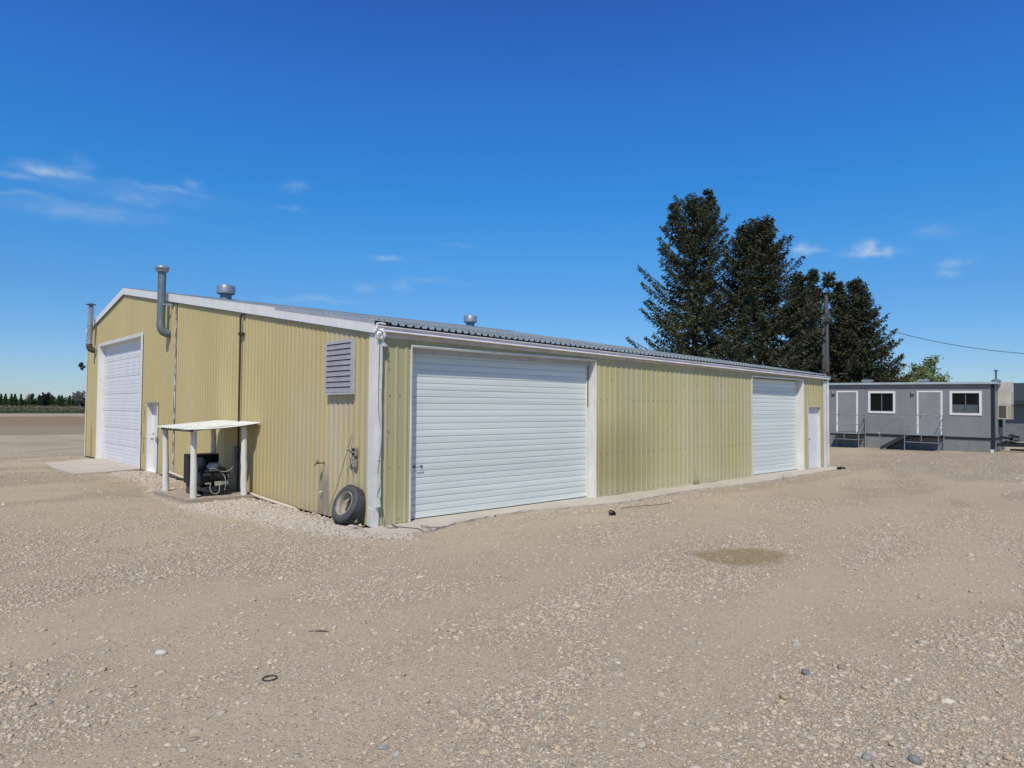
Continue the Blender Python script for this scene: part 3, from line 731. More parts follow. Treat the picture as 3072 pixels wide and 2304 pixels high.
def frame_y(x0, x1, zt, dep, tw, name='door_frame'):
    b = MB()
    for a, c in ((x0, x0+.018), (x1-.018, x1)):
        b.box(a, c, -.034, dep+.03, .0, zt-.018)
    b.box(x0, x1, -.034, dep+.03, zt-.018, zt)                    # head liner
    b.box(x0-tw, x0, -.040, -.032, .0, zt+.02); b.box(x1, x1+tw, -.040, -.032, .0, zt+.02); b.box(x0, x1, -.040, -.032, zt, zt+.02)
    return b.build(name, M['white'], SHED)
rollup(.718, 5.60, 3.04, (.93, .93)); frame_y(.70, 5.68, 3.06, .20, .012)
b = MB(); b.box(5.585, 5.66, .165, .205, .0, 3.04); b.build('door_guide', M['white'], SHED)
b = MB(); b.box(.718, .75, .182, .212, 0, 3.04); b.build('door_guide', M['white'], SHED)
b = MB(); b.box(5.60, 5.64, .155, .164, 2.02, 3.0); b.build('bare_wood_strip', M['wood_grey'], SHED)
b = MB(); b.box(.72, 5.66, .14, .178, 2.95, 3.04); b.build('door_header', M['louver_frame'], SHED)
rollup(12.83, 16.20, 2.945, (12.93, .86)); frame_y(12.81, 16.26, 2.965, .20, .012)
b = MB(); b.box(16.19, 16.24, .165, .205, .0, 2.945); b.build('door_guide', M['white'], SHED)
b = MB(); b.box(12.83, 12.86, .182, .212, 0, 2.94); b.build('door_guide', M['white'], SHED)
# walk door on the long face
frame_y(16.62, 17.52, 2.055, .05, .02)
b = MB(); b.box(16.64, 17.50, .035, .075, .01, 2.03)
for zz in (.7, 1.4): b.box(16.66, 17.48, .031, .035, zz, zz+.012)
dd_ = b.build('walk_door', M['door_white'], SHED)
b = MB(); b.lathe((16.74,.035,1.0), [(.0,-.06),(.02,-.06),(.028,-.045),(.02,-.02),(.012,0)], 12, (0,1,0)); b.build('door_handle', M['galv_dark'], dd_)
b = MB(); b.box(16.60, 17.56, -.075, -.036, 2.076, 2.09); b.build('drip_cap', M['white'], SHED)
# sectional overhead door on the gable face
b = MB(); y0, y1, zt = 13.86, 19.40, 4.20; sec = 7; sh = zt/sec
for i in range(sec):
    za, zb2 = i*sh+.006, (i+1)*sh-.006; b.box(.185, .22, y0, y1, za, zb2)
    for j in range(1, 5):
        zz = za+(zb2-za)*j/5; b.box(.180, .1845, y0, y1, zz-.035, zz+.035)
od = b.build('sectional_door', M['door_white'], SHED)
b = MB()
for (q, zz) in ((13.95,2.0),): b.tube([(.18,q+.3,zz+.25),(.15,q+.22,zz+.05),(.10,q+.05,zz),(-.03,q-.18,zz-.01)], .010, 6)
b.build('lock_bar', M['wire'], od)
b = MB()
b.box(-.03, .22, 13.69, 13.86, .0, 4.2); b.box(-.03, .22, 19.40, 19.44, 0, 4.2); b.box(-.03, .22, 13.69, 19.44, 4.2, 4.28)
b.box(-.036, -.03, 13.62, 13.80, 0, 4.30); b.box(-.036, -.03, 19.43, 19.52, 0, 4.30); b.box(-.036, -.03, 13.80, 19.43, 4.262, 4.30)
b.build('door_frame', M['white_clean'], SHED)
b = MB(); b.box(.150, .183, 19.30, 19.395, 0, 4.19); b.build('weather_strip', M['white'], SHED)
# walk door on the gable face
b = MB(); b.box(.11, .15, 11.99, 12.90, .03, 2.04); dd_ = b.build('walk_door', M['door_white'], SHED)
b = MB(); b.lathe((.11,12.80,.98), [(.0,-.07),(.022,-.07),(.03,-.05),(.02,-.02),(.03,0)], 12, (1,0,0)); b.build('door_handle', M['galv_dark'], dd_)
b = MB(); b.lathe((.11,12.80,1.13), [(0,-.02),(.025,-.02),(.028,0)], 12, (1,0,0)); b.build('deadbolt', M['galv_dark'], dd_)
b = MB(); b.box(-.03,.15,11.95,11.99,0,2.07); b.box(-.03,.15,12.90,12.94,0,2.07); b.box(-.03,.15,11.99,12.90,2.04,2.07); b.box(-.05,.15,11.95,12.94,0,.03)
b.box(-.036,-.03,11.90,11.99,.03,2.12); b.box(-.036,-.03,12.90,12.97,.03,2.12); b.build('door_frame', M['white_clean'], SHED)
b = MB(); b.box(-.10, -.036, 11.88, 13.0, 2.075, 2.095); b.build('drip_cap', M['galv'], SHED)
b = MB(); b.box(-.07,-.022,11.86,11.94,.93,1.06); b.build('lock_box', M['grey_box'], SHED)
b = MB(); b.tube([(-.03,13.5,1.12),(-.09,13.45,1.12),(-.09,13.2,1.115)], .011, 6); b.build('door_hook', M['dark'], SHED)
b = MB(); b.tube([(-.026,13.45,2.0),(-.03,13.3,1.8),(-.028,13.32,1.45)], .006, 5); b.build('cord', M['wire'], SHED)
b = MB(); b.tube([(-.026,13.4,.9),(-.03,13.28,.7),(-.028,13.35,.5)], .006, 5); b.build('cord', M['wire'], SHED)
# peeling seam strip
def m_seam():
    n = NM('peeling_seam_paint', .7, 0, .3); n.col(n.mix(n.range(n.noise(None, 9, 5, .7, (1,1,.5)), .46, .56), (.58,.55,.50), (.19,.16,.13))); return n.m
b = MB(); b.box(-.036, -.024, 10.36, 10.47, .02, zrake(10.4)); b.build('seam_strip', m_seam(), SHED)
# louvred vent
b = MB()
b.box(-.10,-.022,.62,.648,2.21,3.17); b.box(-.10,-.022,1.535,1.565,2.21,3.17); b.box(-.10,-.022,.648,1.535,3.12,3.17); b.box(-.10,-.022,.648,1.535,2.21,2.245)
lv = b.build('louver_vent', M['louver_frame'], SHED)
b = MB(); b.box(-.04,-.024,.648,1.535,2.245,3.12); b.build('louver_backing', M['dark'], lv)
for i in range(9):
    z = 2.25+i*.0965; b = MB()
    b.prism([(-.094,.648,z-.002),(-.100,.648,z+.002),(-.100,.648,z+.012),(-.092,.648,z+.016),(-.084,.648,z+.084),(-.078,.648,z+.084),(-.086,.648,z+.012)], (0,.887,0))
    b.build('louver_slat', M['louver'], lv)
# tall exhaust stack with elbow
ST = MB(); px, py = -.255, 11.0
ST.tube([(px,py,4.34),(px,py,5.02),(px,py,5.80)], .108, 20); ST.lathe((px,py,4.36), [(.110,0),(.116,.01),(.110,.02)], 20); ST.lathe((px,py,5.1), [(.109,0),(.114,.008),(.109,.016)], 20)
st = ST.build('exhaust_stack', M['galv_dark'], SHED, smooth=True)
el = MB(); el.tube([(px,py,4.36),(px,py,4.24),(px+.025,py,4.16),(px+.075,py,4.085),(px+.15,py,4.05),(.02,py,4.045)], [.113,.116,.118,.118,.116,.113], 18); el.build('elbow', M['galv_dark'], st, smooth=True)
cp = MB(); cp.lathe((px,py,5.78), [(.10,0),(.165,.02),(.17,.05),(.155,.05),(.155,.09),(.180,.09),(.188,.115),(.184,.15),(.16,.175),(.09,.195),(0,.20)], 24); cp.build('cap', M['galv'], st, smooth=True)
br = MB(); br.bar((px,py-.10,4.86),(-.03,py-.19,4.86),.035,.045); br.box(-.04,-.022,10.75,10.9,4.80,4.93); br.build('bracket', M['galv'], st)
# shorter flue at the far end
px, py = -.235, 20.0
b = MB(); b.tube([(px,py,4.28),(px-.0,py-.05,4.95),(px,py-.12,5.72)], .095, 18); b.lathe((px,py-.06,5.02), [(.106,0),(.113,.01),(.106,.02)], 18)
st = b.build('exhaust_stack', M['stack_light'], SHED, smooth=True)
b = MB(); b.tube([(px,py,4.32),(px,py,4.22),(px+.04,py,4.13),(px+.11,py,4.09),(.0,py,4.09)], [.108,.112,.114,.112,.108], 16); b.build('elbow', M['rust'], st, smooth=True)
b = MB(); b.lathe((-.03,py,4.09), [(.11,0),(.17,0),(.17,-.015),(.11,-.015)], 18, (1,0,0)); b.build('wall_collar', M['louver_frame'], st)
b = MB(); b.tube([(px,py-.12,5.70),(px,py-.12,5.79)], .07, 14); b.lathe((px,py-.12,5.80), [(.17,0),(.175,.012),(.09,.05),(0,.085)], 20); b.build('cap', M['galv_dark'], st, smooth=True)
# ridge ventilators
for xv in (3.40, 15.3):
    b = MB(); zb = 5.93; b.lathe((xv,16.1,zb), [(.22,-.1),(.205,.12),(.205,.34)], 28); rv = b.build('roof_ventilator', M['galv_dark'], SHED, smooth=True)
    b = MB(); b.lathe((xv,16.1,zb), [(.28,.26),(.33,.275),(.33,.55),(.32,.565),(.2,.60),(0,.61)], 32); b.lathe((xv,16.1,zb), [(.325,.28),(.21,.29)], 32); b.build('hood', M['galv'], rv, smooth=True)
# brown conduit on the gable wall
b = MB(); b.tube([(-.045,5.52,4.075),(-.07,5.60,4.09),(-.075,5.655,4.04),(-.075,5.66,3.9),(-.075,5.65,.1)], .023, 10)
b.lathe((-.075,5.655,3.60), [(.024,0),(.040,.01),(.040,.07),(.024,.08)], 12); b.box(-.09,-.02,5.55,5.76,3.615,3.665); b.build('wall_pipe', M['brown_pipe'], SHED)
# disconnect box behind the shelter
b = MB(); b.box(-.12,-.022,5.76,5.92,.74,1.08); b.tube([(-.07,5.84,.74),(-.07,5.84,.5),(-.1,5.75,.42)], .014, 6); b.build('switch_box', M['grey_box'], SHED)
# pale pipe lying along the foot of the wall
b = MB(); b.tube([(-.06,10.92,.15),(-.07,9.6,.085),(-.07,7.4,.07),(-.08,6.9,.06)], .032, 8); b.tube([(-.08,4.72,.075),(-.09,3.9,.04),(-.08,3.0,.012),(-.09,2.6,-.02)], .032, 8); b.tube([(-.16,5.1,.12),(-.08,4.9,.1),(-.08,4.7,.075)], .02, 6)
b.build('drain_pipe', M['pvc'], SHED)
# tap
b = MB(); b.tube([(-.022,1.69,.955),(-.13,1.70,.955)], .011, 8); b.lathe((-.03,1.69,.955), [(.028,0),(.028,.008)], 12, (-1,0,0))
b.obox((-.15,1.705,.955),(.028,0,0),(0,.016,0),(0,0,.016)); b.tube([(-.155,1.705,.96),(-.19,1.71,.94),(-.2,1.712,.905)], .012, 8); b.tube([(-.15,1.705,.97),(-.15,1.705,1.0)], .006, 6)
for k in range(5):
    a = k*1.2566; b.tube([(-.15,1.705,1.0),(-.15+.026*math.cos(a),1.705+.026*math.sin(a),1.0)], .006, 5)
b.build('water_tap', M['brass'], SHED, smooth=False)
b = MB(); b.tube([(-.022,1.78,.42),(-.05,1.78,.42),(-.055,1.78,.39)], .014, 8); b.build('capped_pipe', M['white'], SHED)
# outlet boxes
b = MB(); b.box(-.075,-.022,.50,.625,1.15,1.29); ob = b.build('outlet_box', M['grey_box'], SHED, bevel=.004)
b = MB(); b.obox((-.135,.565,1.235),(.062,0,-.035),(0,.062,0),(.004,0,.006)); b.build('box_cover', M['cream'], ob)
b = MB(); b.box(-.078,-.0751,.515,.61,1.165,1.275); b.build('box_interior', M['black'], ob)
b = MB(); b.box(-.07,-.022,.50,.615,.95,1.09); ob = b.build('outlet_box', M['grey_box'], SHED, bevel=.006)
for zz in (.97, 1.03):
    b = MB(); b.box(-.078,-.071,.54,.575,zz,zz+.03); b.build('socket', M['louver_frame'], ob)
b = MB(); b.tube([(-.05,.56,1.09),(-.05,.56,1.15)], .012, 8); b.build('conduit', M['grey_box'], SHED)
b = MB(); b.tube([(-.06,.60,1.15),(-.085,.63,1.1),(-.08,.635,1.0),(-.07,.63,.93),(-.06,.62,.88)], .006, 6); b.build('cord', M['dark'], SHED)
# flood lamp on the far corner
b = MB(); b.tube([(-.01,21.43,3.50),(-.06,21.6,3.52)], .02, 8); b.lathe((-.06,21.6,3.52), [(0,0),(.035,.01),(.04,.08),(.10,.17),(.11,.2),(0,.19)], 16, (-.55,.65,.45)); b.lathe((-.06,21.6,3.52), [(0,0),(.035,.01),(.04,.07),(.09,.15),(0,.14)], 16, (-.6,.5,-.5))
b.build('flood_lamp', M['black'], SHED)
b = MB(); b.tube([(.0,21.43,4.55),(-.03,21.55,4.56)], .03, 8); b.build('cable_entry', M['dark'], SHED)

# ---------------------------------------------------------------- plastic sheeting over the gutter end
import bmesh
def crumple(name, c, rad, seed, mat, sub=4):
    v0, f0 = ico(sub); rr = np.random.RandomState(seed)
    v = v0*np.array(rad)
    n1 = vnoise(v0[:,0]*1.2+seed, v0[:,1]*1.2+v0[:,2]*1.4+3, 1.3, seed, 3)-.5; n2 = np.abs(vnoise(v0[:,2]*3+7, v0[:,0]*3-v0[:,1]*2+9, 1.6, seed+3, 2)-.5)
    v = v*(1+.75*n1[:,None]+.35*n2[:,None]) + np.array(c)
    b = MB(); b.add([tuple(q) for q in v], [tuple(q) for q in f0.tolist()]); return b
bag = empty('plastic_bag', (.03,-.12,3.0), 'torn white plastic bag tied round the gutter outlet at the near corner', 'bag')
b = crumple('bag', (.025,-.115,3.20), (.085,.06,.105), 4, M['bag'])
b.add([(.05,-.14,3.12),(.13,-.13,3.04),(.155,-.12,3.02),(.12,-.12,3.0),(.03,-.12,3.02),(.02,-.14,3.1),(.06,-.125,3.1)], [(0,1,6),(1,2,3),(1,3,6),(3,4,6),(4,5,6),(5,0,6)])
b.build('bag_body', M['bag'], bag)
b = crumple('bag', (.03,-.10,3.385), (.085,.05,.022), 9, M['bag'], 3); b.tube([(-.045,-.11,3.38),(-.055,-.12,3.30),(-.03,-.13,3.26)], [.012,.02,.012], 6); b.build('bag_flap', M['bag'], bag)
b = MB(); b.tube([(-.05,-.12,3.37),(-.06,-.14,3.28),(-.02,-.16,3.26),(.01,-.19,3.24),(.02,-.2,3.15)], .005, 5); b.build('tie_string', M['wire'], bag)

# ---------------------------------------------------------------- leaning tyre
tc_ = Vector((-.195, .50, .325)); lean = R(24); nrm = Vector((-math.cos(lean), -.06, math.sin(lean))).normalized()
TY = empty('wheel', (-.27,.5,0), 'worn dusty truck tyre on a rusty rim leaning against the shed corner', 'wheel')
prof = [(.205,-.085),(.225,-.095),(.26,-.105),(.295,-.10),(.312,-.088),(.322,-.080),(.330,-.05),(.333,0),(.330,.05),(.322,.080),(.312,.088),(.295,.10),(.26,.105),(.225,.095),(.205,.085),(.20,0),(.205,-.085)]
b = MB(); b.lathe(tc_, prof, 56, nrm)
t_ax = nrm; tb = t_ax.cross(Vector((0,0,1))).normalized(); td = t_ax.cross(tb)
for k in range(56):
    a = 2*math.pi*k/56
    for off, sk in ((-.058,.03),(.0,-.03),(.058,.03)):
        cdir = math.cos(a+off*.4)*tb+math.sin(a+off*.4)*td; tg = -math.sin(a)*tb+math.cos(a)*td
        b.obox(tc_+cdir*.333+t_ax*off, (tg+t_ax*sk*8)*.011, t_ax*.021, cdir*.0035)
b.build('tyre', M['rubber'], TY, smooth=True)
b = MB(); b.lathe(tc_, [(.212,.090),(.207,.098),(.196,.095),(.190,.072),(.178,.06),(.176,-.0),(.165,-.02),(.12,-.028),(.118,-.035),(.165,-.03),(.178,-.05),(.19,-.085),(.207,-.095)], 48, nrm)
b.build('rim', M['rim'], TY, smooth=True)
# thin rod leaning on the wall
b = MB(); b.tube([(-.03,.68,1.52),(-.1,.74,1.2),(-.24,.80,.62),(-.40,.80,.22),(-.54,.79,-.02)], .006, 5); b.tube([(-.03,.87,.99),(-.1,.76,.985)], .005, 5)
tag(b.build('metal_rod', M['wire']), 'thin bent rod leaning from the gravel onto the wall by the outlet boxes', 'rod')
# tangled cord on the apron
b = MB(); b.tube([(.06,-.10,.5),(.08,-.16,.05),(.1,-.3,.012),(.22,-.4,.012),(.25,-.3,.02),(.2,-.22,.05),(.24,-.24,.012),(.36,-.5,.012),(.42,-.66,.012),(.40,-.82,.012),(.36,-.9,0)], .007, 6)
b.tube([(.56,-.86,.012),(.52,-.66,.03),(.6,-.5,.02),(.66,-.56,.014),(.64,-.7,.012),(.74,-.78,.012),(.86,-.82,.012),(.88,-.74,.01)], .006, 6)
tag(b.build('cable', M['wire']), 'loose dark cable curling over the concrete below the near downspout', 'cable')
# small litter
b = MB()
for k in range(1): b.tube([(-3.907+.052*math.cos(t*.2618),-4.92+.046*math.sin(t*.2618),GZ(-3.907,-4.92)+.008) for t in range(25)], .0055, 6, False)
tag(b.build('rubber_ring', M['dark']), 'small dark oval rubber ring lying in the left foreground dust', 'ring')
b = MB(); b.tube([(4.05,-1.74,.0),(4.08,-1.70,.05),(4.15,-1.70,.055),(4.19,-1.75,.01),(4.13,-1.80,.0),(4.06,-1.78,.01)], .016, 6); b.obox((4.12,-1.73,.01),(.07,.01,0),(-.01,.03,0),(0,0,.012))
tag(b.build('strap_scrap', M['black']), 'curled black scrap lying on the gravel in front of the large roll up door', 'litter')
b = MB(); b.obox((17.76,-.62,.015),(.12,-.06,0),(.03,.05,0),(0,0,.03)); b.obox((17.72,-.6,.05),(.05,-.02,0),(.01,.03,0),(0,0,.01)); tag(b.build('wood_block', M['black'], bevel=.005), 'charred dark block on the gravel beside the far shed corner', 'block')
b = MB(); b.tube([(4.75,-1.45,.01),(5.2,-1.50,.015),(5.7,-1.62,.01),(6.2,-1.66,.01)], .006, 6); tag(b.build('stick', M['bark']), 'long thin dark stick on gravel right of the black scrap', 'stick')
b = MB(); g0 = GZ(-3.12,-4.2); b.tube([(-3.20,-4.12,g0+.004),(-3.13,-4.18,g0+.010),(-3.07,-4.24,g0+.006)], [.005,.009,.005], 6); tag(b.build('stick', M['bark_pale']), 'short brown twig on bare dust in the left middle ground', 'stick')
b = MB(); b.obox((-.13,1.83,.0),(.02,.13,.0),(.05,-.005,.012),(0,0,.004)); b.tube([(-.16,1.68,.01),(-.12,1.66,.0)], .02, 6); tag(b.build('metal_flashing_scrap', M['galv']), 'bent metal scrap on stones below the water tap', 'scrap')
# tuft of dry grass by apron
rg = random.Random(3); b = MB()
for k in range(60):
    x0, y0 = 13.1+rg.gauss(0,.10), -.80+rg.gauss(0,.05); a = rg.uniform(0,6.28); l = rg.uniform(.05,.16)
    b.add([(x0,y0,-.02),(x0+.006,y0,-.02),(x0+math.cos(a)*l*.5,y0+math.sin(a)*l*.5,l)], [(0,1,2)])
tag(b.build('grass_tuft', M['dry']), 'dry grass tuft at the apron edge left of the second roll up door', 'plant')
b = MB()
for k in range(70):
    x0, y0 = 9.75+rg.gauss(0,.10), -.05+rg.gauss(0,.02); a = rg.uniform(0,6.28); l = rg.uniform(.04,.16)
    b.add([(x0,y0,0),(x0+.007,y0,0),(x0+math.cos(a)*l*.5,y0-abs(math.sin(a)*l*.4),l)], [(0,1,2)])
b.tube([(9.75,-.06,.0),(9.74,-.05,.2),(9.70,-.045,.46)], .004, 4)
tag(b.build('dry_weed', M['dry']), 'dry reddish weed growing at the wall foot between the two roll up doors', 'plant')

# ---------------------------------------------------------------- lean-to shelter and the compressor under it
SH = empty('pump_shelter', (-.75,5.7,.07), 'small open shelter of four white round posts under a flat white sheet roof', 'shelter')
for (x0, y0, z0, x1, y1, z1, rr) in ((-1.30,6.62,-.02,-1.33,6.64,1.455,.064),(-1.22,5.05,-.03,-1.235,5.06,1.455,.064),(-.26,4.82,-.02,-.275,4.84,1.575,.064),(-.30,6.56,.06,-.30,6.58,1.56,.062)):
    b = MB(); rg = random.Random(x0*100); n = 9
    b.tube([(x0+(x1-x0)*i/n+rg.uniform(-.006,.006), y0+(y1-y0)*i/n+rg.uniform(-.006,.006), z0+(z1-z0)*i/n) for i in range(n+1)], [rr*(1.08-.17*i/n)*rg.uniform(.97,1.03) for i in range(n+1)], 16)
    po = b.build('post', M['wood_white'], SH, smooth=True)
    b = MB(); b.tube([(x0,y0,z0),(x0,y0,z0+.05),(x0,y0,z0+.10)], [rr*1.11,rr*1.10,rr*1.082], 16); b.build('bare_foot', M['wood_grey'], po, smooth=True)
def rz(x): return 1.505+(x+1.45)*.088
b = MB(); b.bar((-1.30,4.72,1.475),(-1.34,6.86,1.475),.04,.05); b.build('beam', M['wood_grey'], SH)
b = MB(); b.bar((-1.50,4.98,1.475),(-.05,4.72,1.60),.05,.045); b.build('beam', M['wood_grey'], SH)
b = MB(); b.bar((-1.40,6.62,1.475),(-.05,6.60,1.60),.04,.05); b.build('beam', M['wood_grey'], SH)
b = MB(); b.bar((-.18,4.62,1.585),(-.20,6.85,1.585),.04,.045); b.build('beam', M['wood_grey'], SH)
b = MB(); vs = []; fs = []
prof = rib_profile(0, 1, 1/13, 0, [(-.016,0),(-.008,1),(.008,1),(.016,0)])
for q, h in prof:
    for j in range(5):
        t = j/4; xx = -1.47+1.44*t; ya = 4.80-.22*t; yy = ya+(6.93-ya)*q; sag = -.03*math.sin(math.pi*t)*(1-q)*1.2
        vs.append((xx, yy, rz(xx)+h*.020+sag))
for i in range(len(prof)-1):
    for j in range(4): a = i*5+j; fs.append((a, a+5, a+6, a+1))
b.add(vs, fs); sr = b.build('roof_sheet', M['sheet_white'], SH); sm = sr.modifiers.new('thick', 'SOLIDIFY'); sm.thickness = .006
CP = empty('compressor', (-.75,5.5,.08), 'black air compressor with grey motor and pale hoses under the open shelter', 'compressor')
b = MB(); b.box(-1.10,-.48,6.05,6.08,.30,.93); b.box(-1.10,-1.08,5.70,6.05,.30,.93); b.box(-.50,-.48,5.70,6.05,.30,.93); b.box(-1.08,-.50,5.70,6.05,.91,.93); b.box(-1.08,-.50,5.70,6.05,.30,.32); b.box(-1.106,-1.10,5.74,5.78,.34,.90)
b.build('cabinet', M['black'], CP)
for x0 in (-1.06, -.6):
    b = MB(); b.box(x0, x0+.10, 5.72, 6.02, .08, .30); b.build('stand_leg', M['rust'], CP)
b = MB(); b.box(-1.0,-.45,5.10,5.70,.18,.26); b.box(-.95,-.5,5.15,5.22,.08,.18); b.box(-.95,-.5,5.58,5.66,.08,.18); b.build('base_frame', M['dark'], CP)
b = MB(); b.tube([(-1.02,5.36,.44),(-.98,5.36,.44),(-.5,5.36,.44),(-.46,5.36,.44)], [.12,.165,.165,.12], 20); b.build('tank', M['black'], CP, smooth=True)
b = MB(); b.lathe((-.92,5.62,.74), [(0,-.05),(.12,-.05),(.135,-.03),(.135,.02),(.10,.05),(0,.06)], 26, (.35,-1,.0)); b.build('flywheel', M['galv_dark'], CP, smooth=True)
b = MB(); b.tube([(-.86,5.32,.66),(-.80,5.32,.68),(-.62,5.34,.685),(-.58,5.34,.66)], [.05,.085,.085,.05], 16); b.box(-.8,-.66,5.27,5.4,.56,.64); b.build('motor', M['galv'], CP, smooth=True)
b = MB(); b.box(-.66,-.50,5.22,5.44,.55,.66); b.tube([(-.56,5.3,.5),(-.44,5.26,.49),(-.42,5.2,.42)], [.04,.06,.04], 10); b.tube([(-1.0,5.05,.62),(-.6,5.06,.6)], .012, 6); b.box(-.98,-.86,5.12,5.2,.5,.56); b.build('pump_head', M['dark'], CP)
b = MB(); b.box(-.79,-.66,5.02,5.07,.30,.385); b.build('control_box', M['cream'], CP)
b = MB(); b.box(-.655,-.52,5.02,5.07,.315,.38); b.build('control_box', M['hose'], CP)
b = MB(); b.box(-.99,-.87,5.04,5.07,.335,.37); b.build('nameplate', M['grey_box'], CP)
b = MB()
def catm(pts, k=6):
    P = [Vector(p) for p in pts]; out = []
    for i in range(len(P)-1):
        p0, p1, p2, p3 = P[max(i-1,0)], P[i], P[i+1], P[min(i+2,len(P)-1)]
        for j in range(k):
            t = j/k; out.append(.5*((2*p1)+(p2-p0)*t+(2*p0-5*p1+4*p2-p3)*t*t+(3*p1-p0-3*p2+p3)*t**3))
    return out+[P[-1]]
b.tube(catm([(-.88,5.10,.60),(-.86,5.10,.655),(-.80,5.08,.66),(-.68,5.06,.60),(-.56,5.05,.585),(-.42,5.10,.64),(-.28,5.3,.82),(-.16,5.5,1.0),(-.08,5.62,1.02)]), .011, 8)
b.build('hose', M['hose'], CP, smooth=True)
b = MB(); b.tube(catm([(-.88,5.03,.34),(-.90,5.02,.24),(-.86,5.0,.16),(-.79,4.99,.13),(-.72,5.0,.17),(-.70,5.02,.26),(-.71,5.03,.31)]), .010, 8)
b.tube(catm([(-.66,5.10,.58),(-.60,5.05,.5),(-.585,5.0,.4),(-.59,5.0,.22),(-.61,5.01,.2)]), .008, 8); b.build('hose', M['hose'], CP, smooth=True)

# ---------------------------------------------------------------- mobile office (local frame: x along the face, y towards the yard, z up)
az_, ti = R(94), R(.6)
e = Vector((math.cos(az_)*math.cos(ti), math.sin(az_)*math.cos(ti), math.sin(ti))); ny_ = Vector((-math.sin(az_), math.cos(az_), 0)); upv = ny_.cross(e)
if upv.z < 0: upv = -upv
nf = upv.cross(e)                                  # local y
if nf.dot(CAM-Vector((32.9,-1.8,0))) < 0: nf = -nf
# right-handed: x=e, y=nf, z=x cross y
zax = e.cross(nf)
flip = zax.z < 0
if flip: e = -e; zax = -zax
def TP(s_, o, z): return ((-s_ if flip else s_), o, z)
TQ = Matrix((e, nf, zax)).transposed().to_quaternion(); TO = Vector((32.9,-1.8,0))
def tbox(b, s0, s1, o0, o1, z0, z1):
    a, c = (-s1, -s0) if flip else (s0, s1); b.box(a, c, o0, o1, z0, z1); return b
MO = empty('mobile_office', TO, 'long grey mobile office trailer with white framed doors and sliding windows', 'trailer building', rot=TQ)
L, DP = 14.0, 3.6
d1 = (6.02, 7.12, .72, 2.93); d2 = (2.11, 3.24, .74, 2.93); w1 = (4.22, 5.52, 1.75, 2.91); w2 = (.48, 1.81, 1.73, 2.92)
holes = sorted([w1, w2])
b = MB()
def tw(s0, s1, z0, z1): tbox(b, s0, s1, -.12, 0, z0, z1)
tw(0, L, .67, w2[2]); tw(0, L, 2.92, 3.24); prev = 0
tw(0, w2[0], w2[2], 2.92); tw(w2[1], w1[0], w2[2], 2.92); tw(w1[1], L, w2[2], 2.92); tw(w1[0], w1[1], w2[2], w1[2]); tw(w1[0], w1[1], w1[3], 2.92)
tbox(b, 0, .12, -DP, -.12, .67, 3.24); tbox(b, L-.12, L, -DP, -.12, .67, 3.24); tbox(b, .12, L-.12, -DP, -DP+.12, .67, 3.24)
for i in range(60):
    s0 = .3+i*.23
    if any(q[0]-.05 < s0 < q[1]+.05 for q in (d1, d2, w1, w2)): continue
    tbox(b, s0, s0+.012, .0, .004, .68, 3.22)
b.build('wall', M['trailer'], MO, local=True)
b = MB(); tbox(b, .02, L-.02, -.10, -.03, -.1, .56); tbox(b, .02, .1, -DP+.05, -.10, -.1, .56); b.build('skirting', M['trailer_skirt'], MO, local=True)
b = MB(); tbox(b, .01, L, -.09, .003, .56, .667); tbox(b, .0, .1, -DP+.05, -.09, .56, .667); b.build('floor_band', M['trailer_dark'], MO, local=True)
b = MB(); tbox(b, -.03, .11, .0, .03, .12, 3.22); tbox(b, -.03, -.001, -.12, .0, .12, 3.22); b.build('corner_post', M['trailer_dark'], MO, local=True)
b = MB(); tbox(b, .0, .13, .0, .12, -.05, .12); b.build('corner_block', M['white'], MO, local=True)
b = MB(); tbox(b, -.12, L+.1, -DP-.1, .14, 3.245, 3.26); tbox(b, -.12, L+.1, .11, .15, 3.262, 3.36); tbox(b, -.14, -.12, -DP-.1, .15, 3.255, 3.36); tbox(b, -.12, L+.1, -DP-.1, .11, 3.30, 3.335); b.build('roof', M['roof_edge'], MO, local=True)
for s0 in (5.78, 3.08):
    b = MB(); tbox(b, s0-.13, s0+.13, -.9, -.64, 3.335, 3.43); rv = b.build('roof_vent', M['galv'], MO, local=True)
    b = MB(); tbox(b, s0-.22, s0+.22, -1.0, -.55, 3.43, 3.55); b.build('vent_hood', M['galv'], rv, local=True)
b = MB(); b.tube([TP(-.02,-.5,3.33),TP(-.02,-.5,3.9)], .045, 10); b.lathe(TP(-.02,-.5,3.88), [(.05,0),(.10,.02),(.10,.05),(0,.07)], 12); b.lathe(TP(-.02,-.5,3.34), [(.2,0),(.2,.1),(.12,.14),(.04,.16)], 12); b.build('flue', M['galv_dark'], MO, local=True)
def tdoor(d, knob):
    s0, s1, z0, z1 = d; b = MB(); tbox(b, s0+.09, s1-.09, -.05, .012, z0+.01, z1-.09); dr = b.build('door', M['trailer_door'], MO, local=True)
    b = MB(); tbox(b, s0, s0+.085, .003, .03, z0-.03, z1-.085); tbox(b, s1-.085, s1, .003, .03, z0-.03, z1-.085); tbox(b, s0, s1, .003, .031, z1-.083, z1); b.build('door_frame', M['white_clean'], dr, local=True)
    b = MB(); sk = knob; b.lathe(TP(sk,.012,1.72), [(.03,0),(.03,.012),(.015,.02),(.02,.05),(.032,.06),(.025,.08),(0,.085)], 12, (0,1,0)); b.build('door_knob', M['galv'], dr, local=True)
    b = MB(); b.lathe(TP(sk,.012,1.86), [(.028,0),(.028,.018),(0,.02)], 12, (0,1,0)); b.build('deadbolt', M['galv'], dr, local=True)
tdoor(d1, 6.93); tdoor(d2, 3.04)
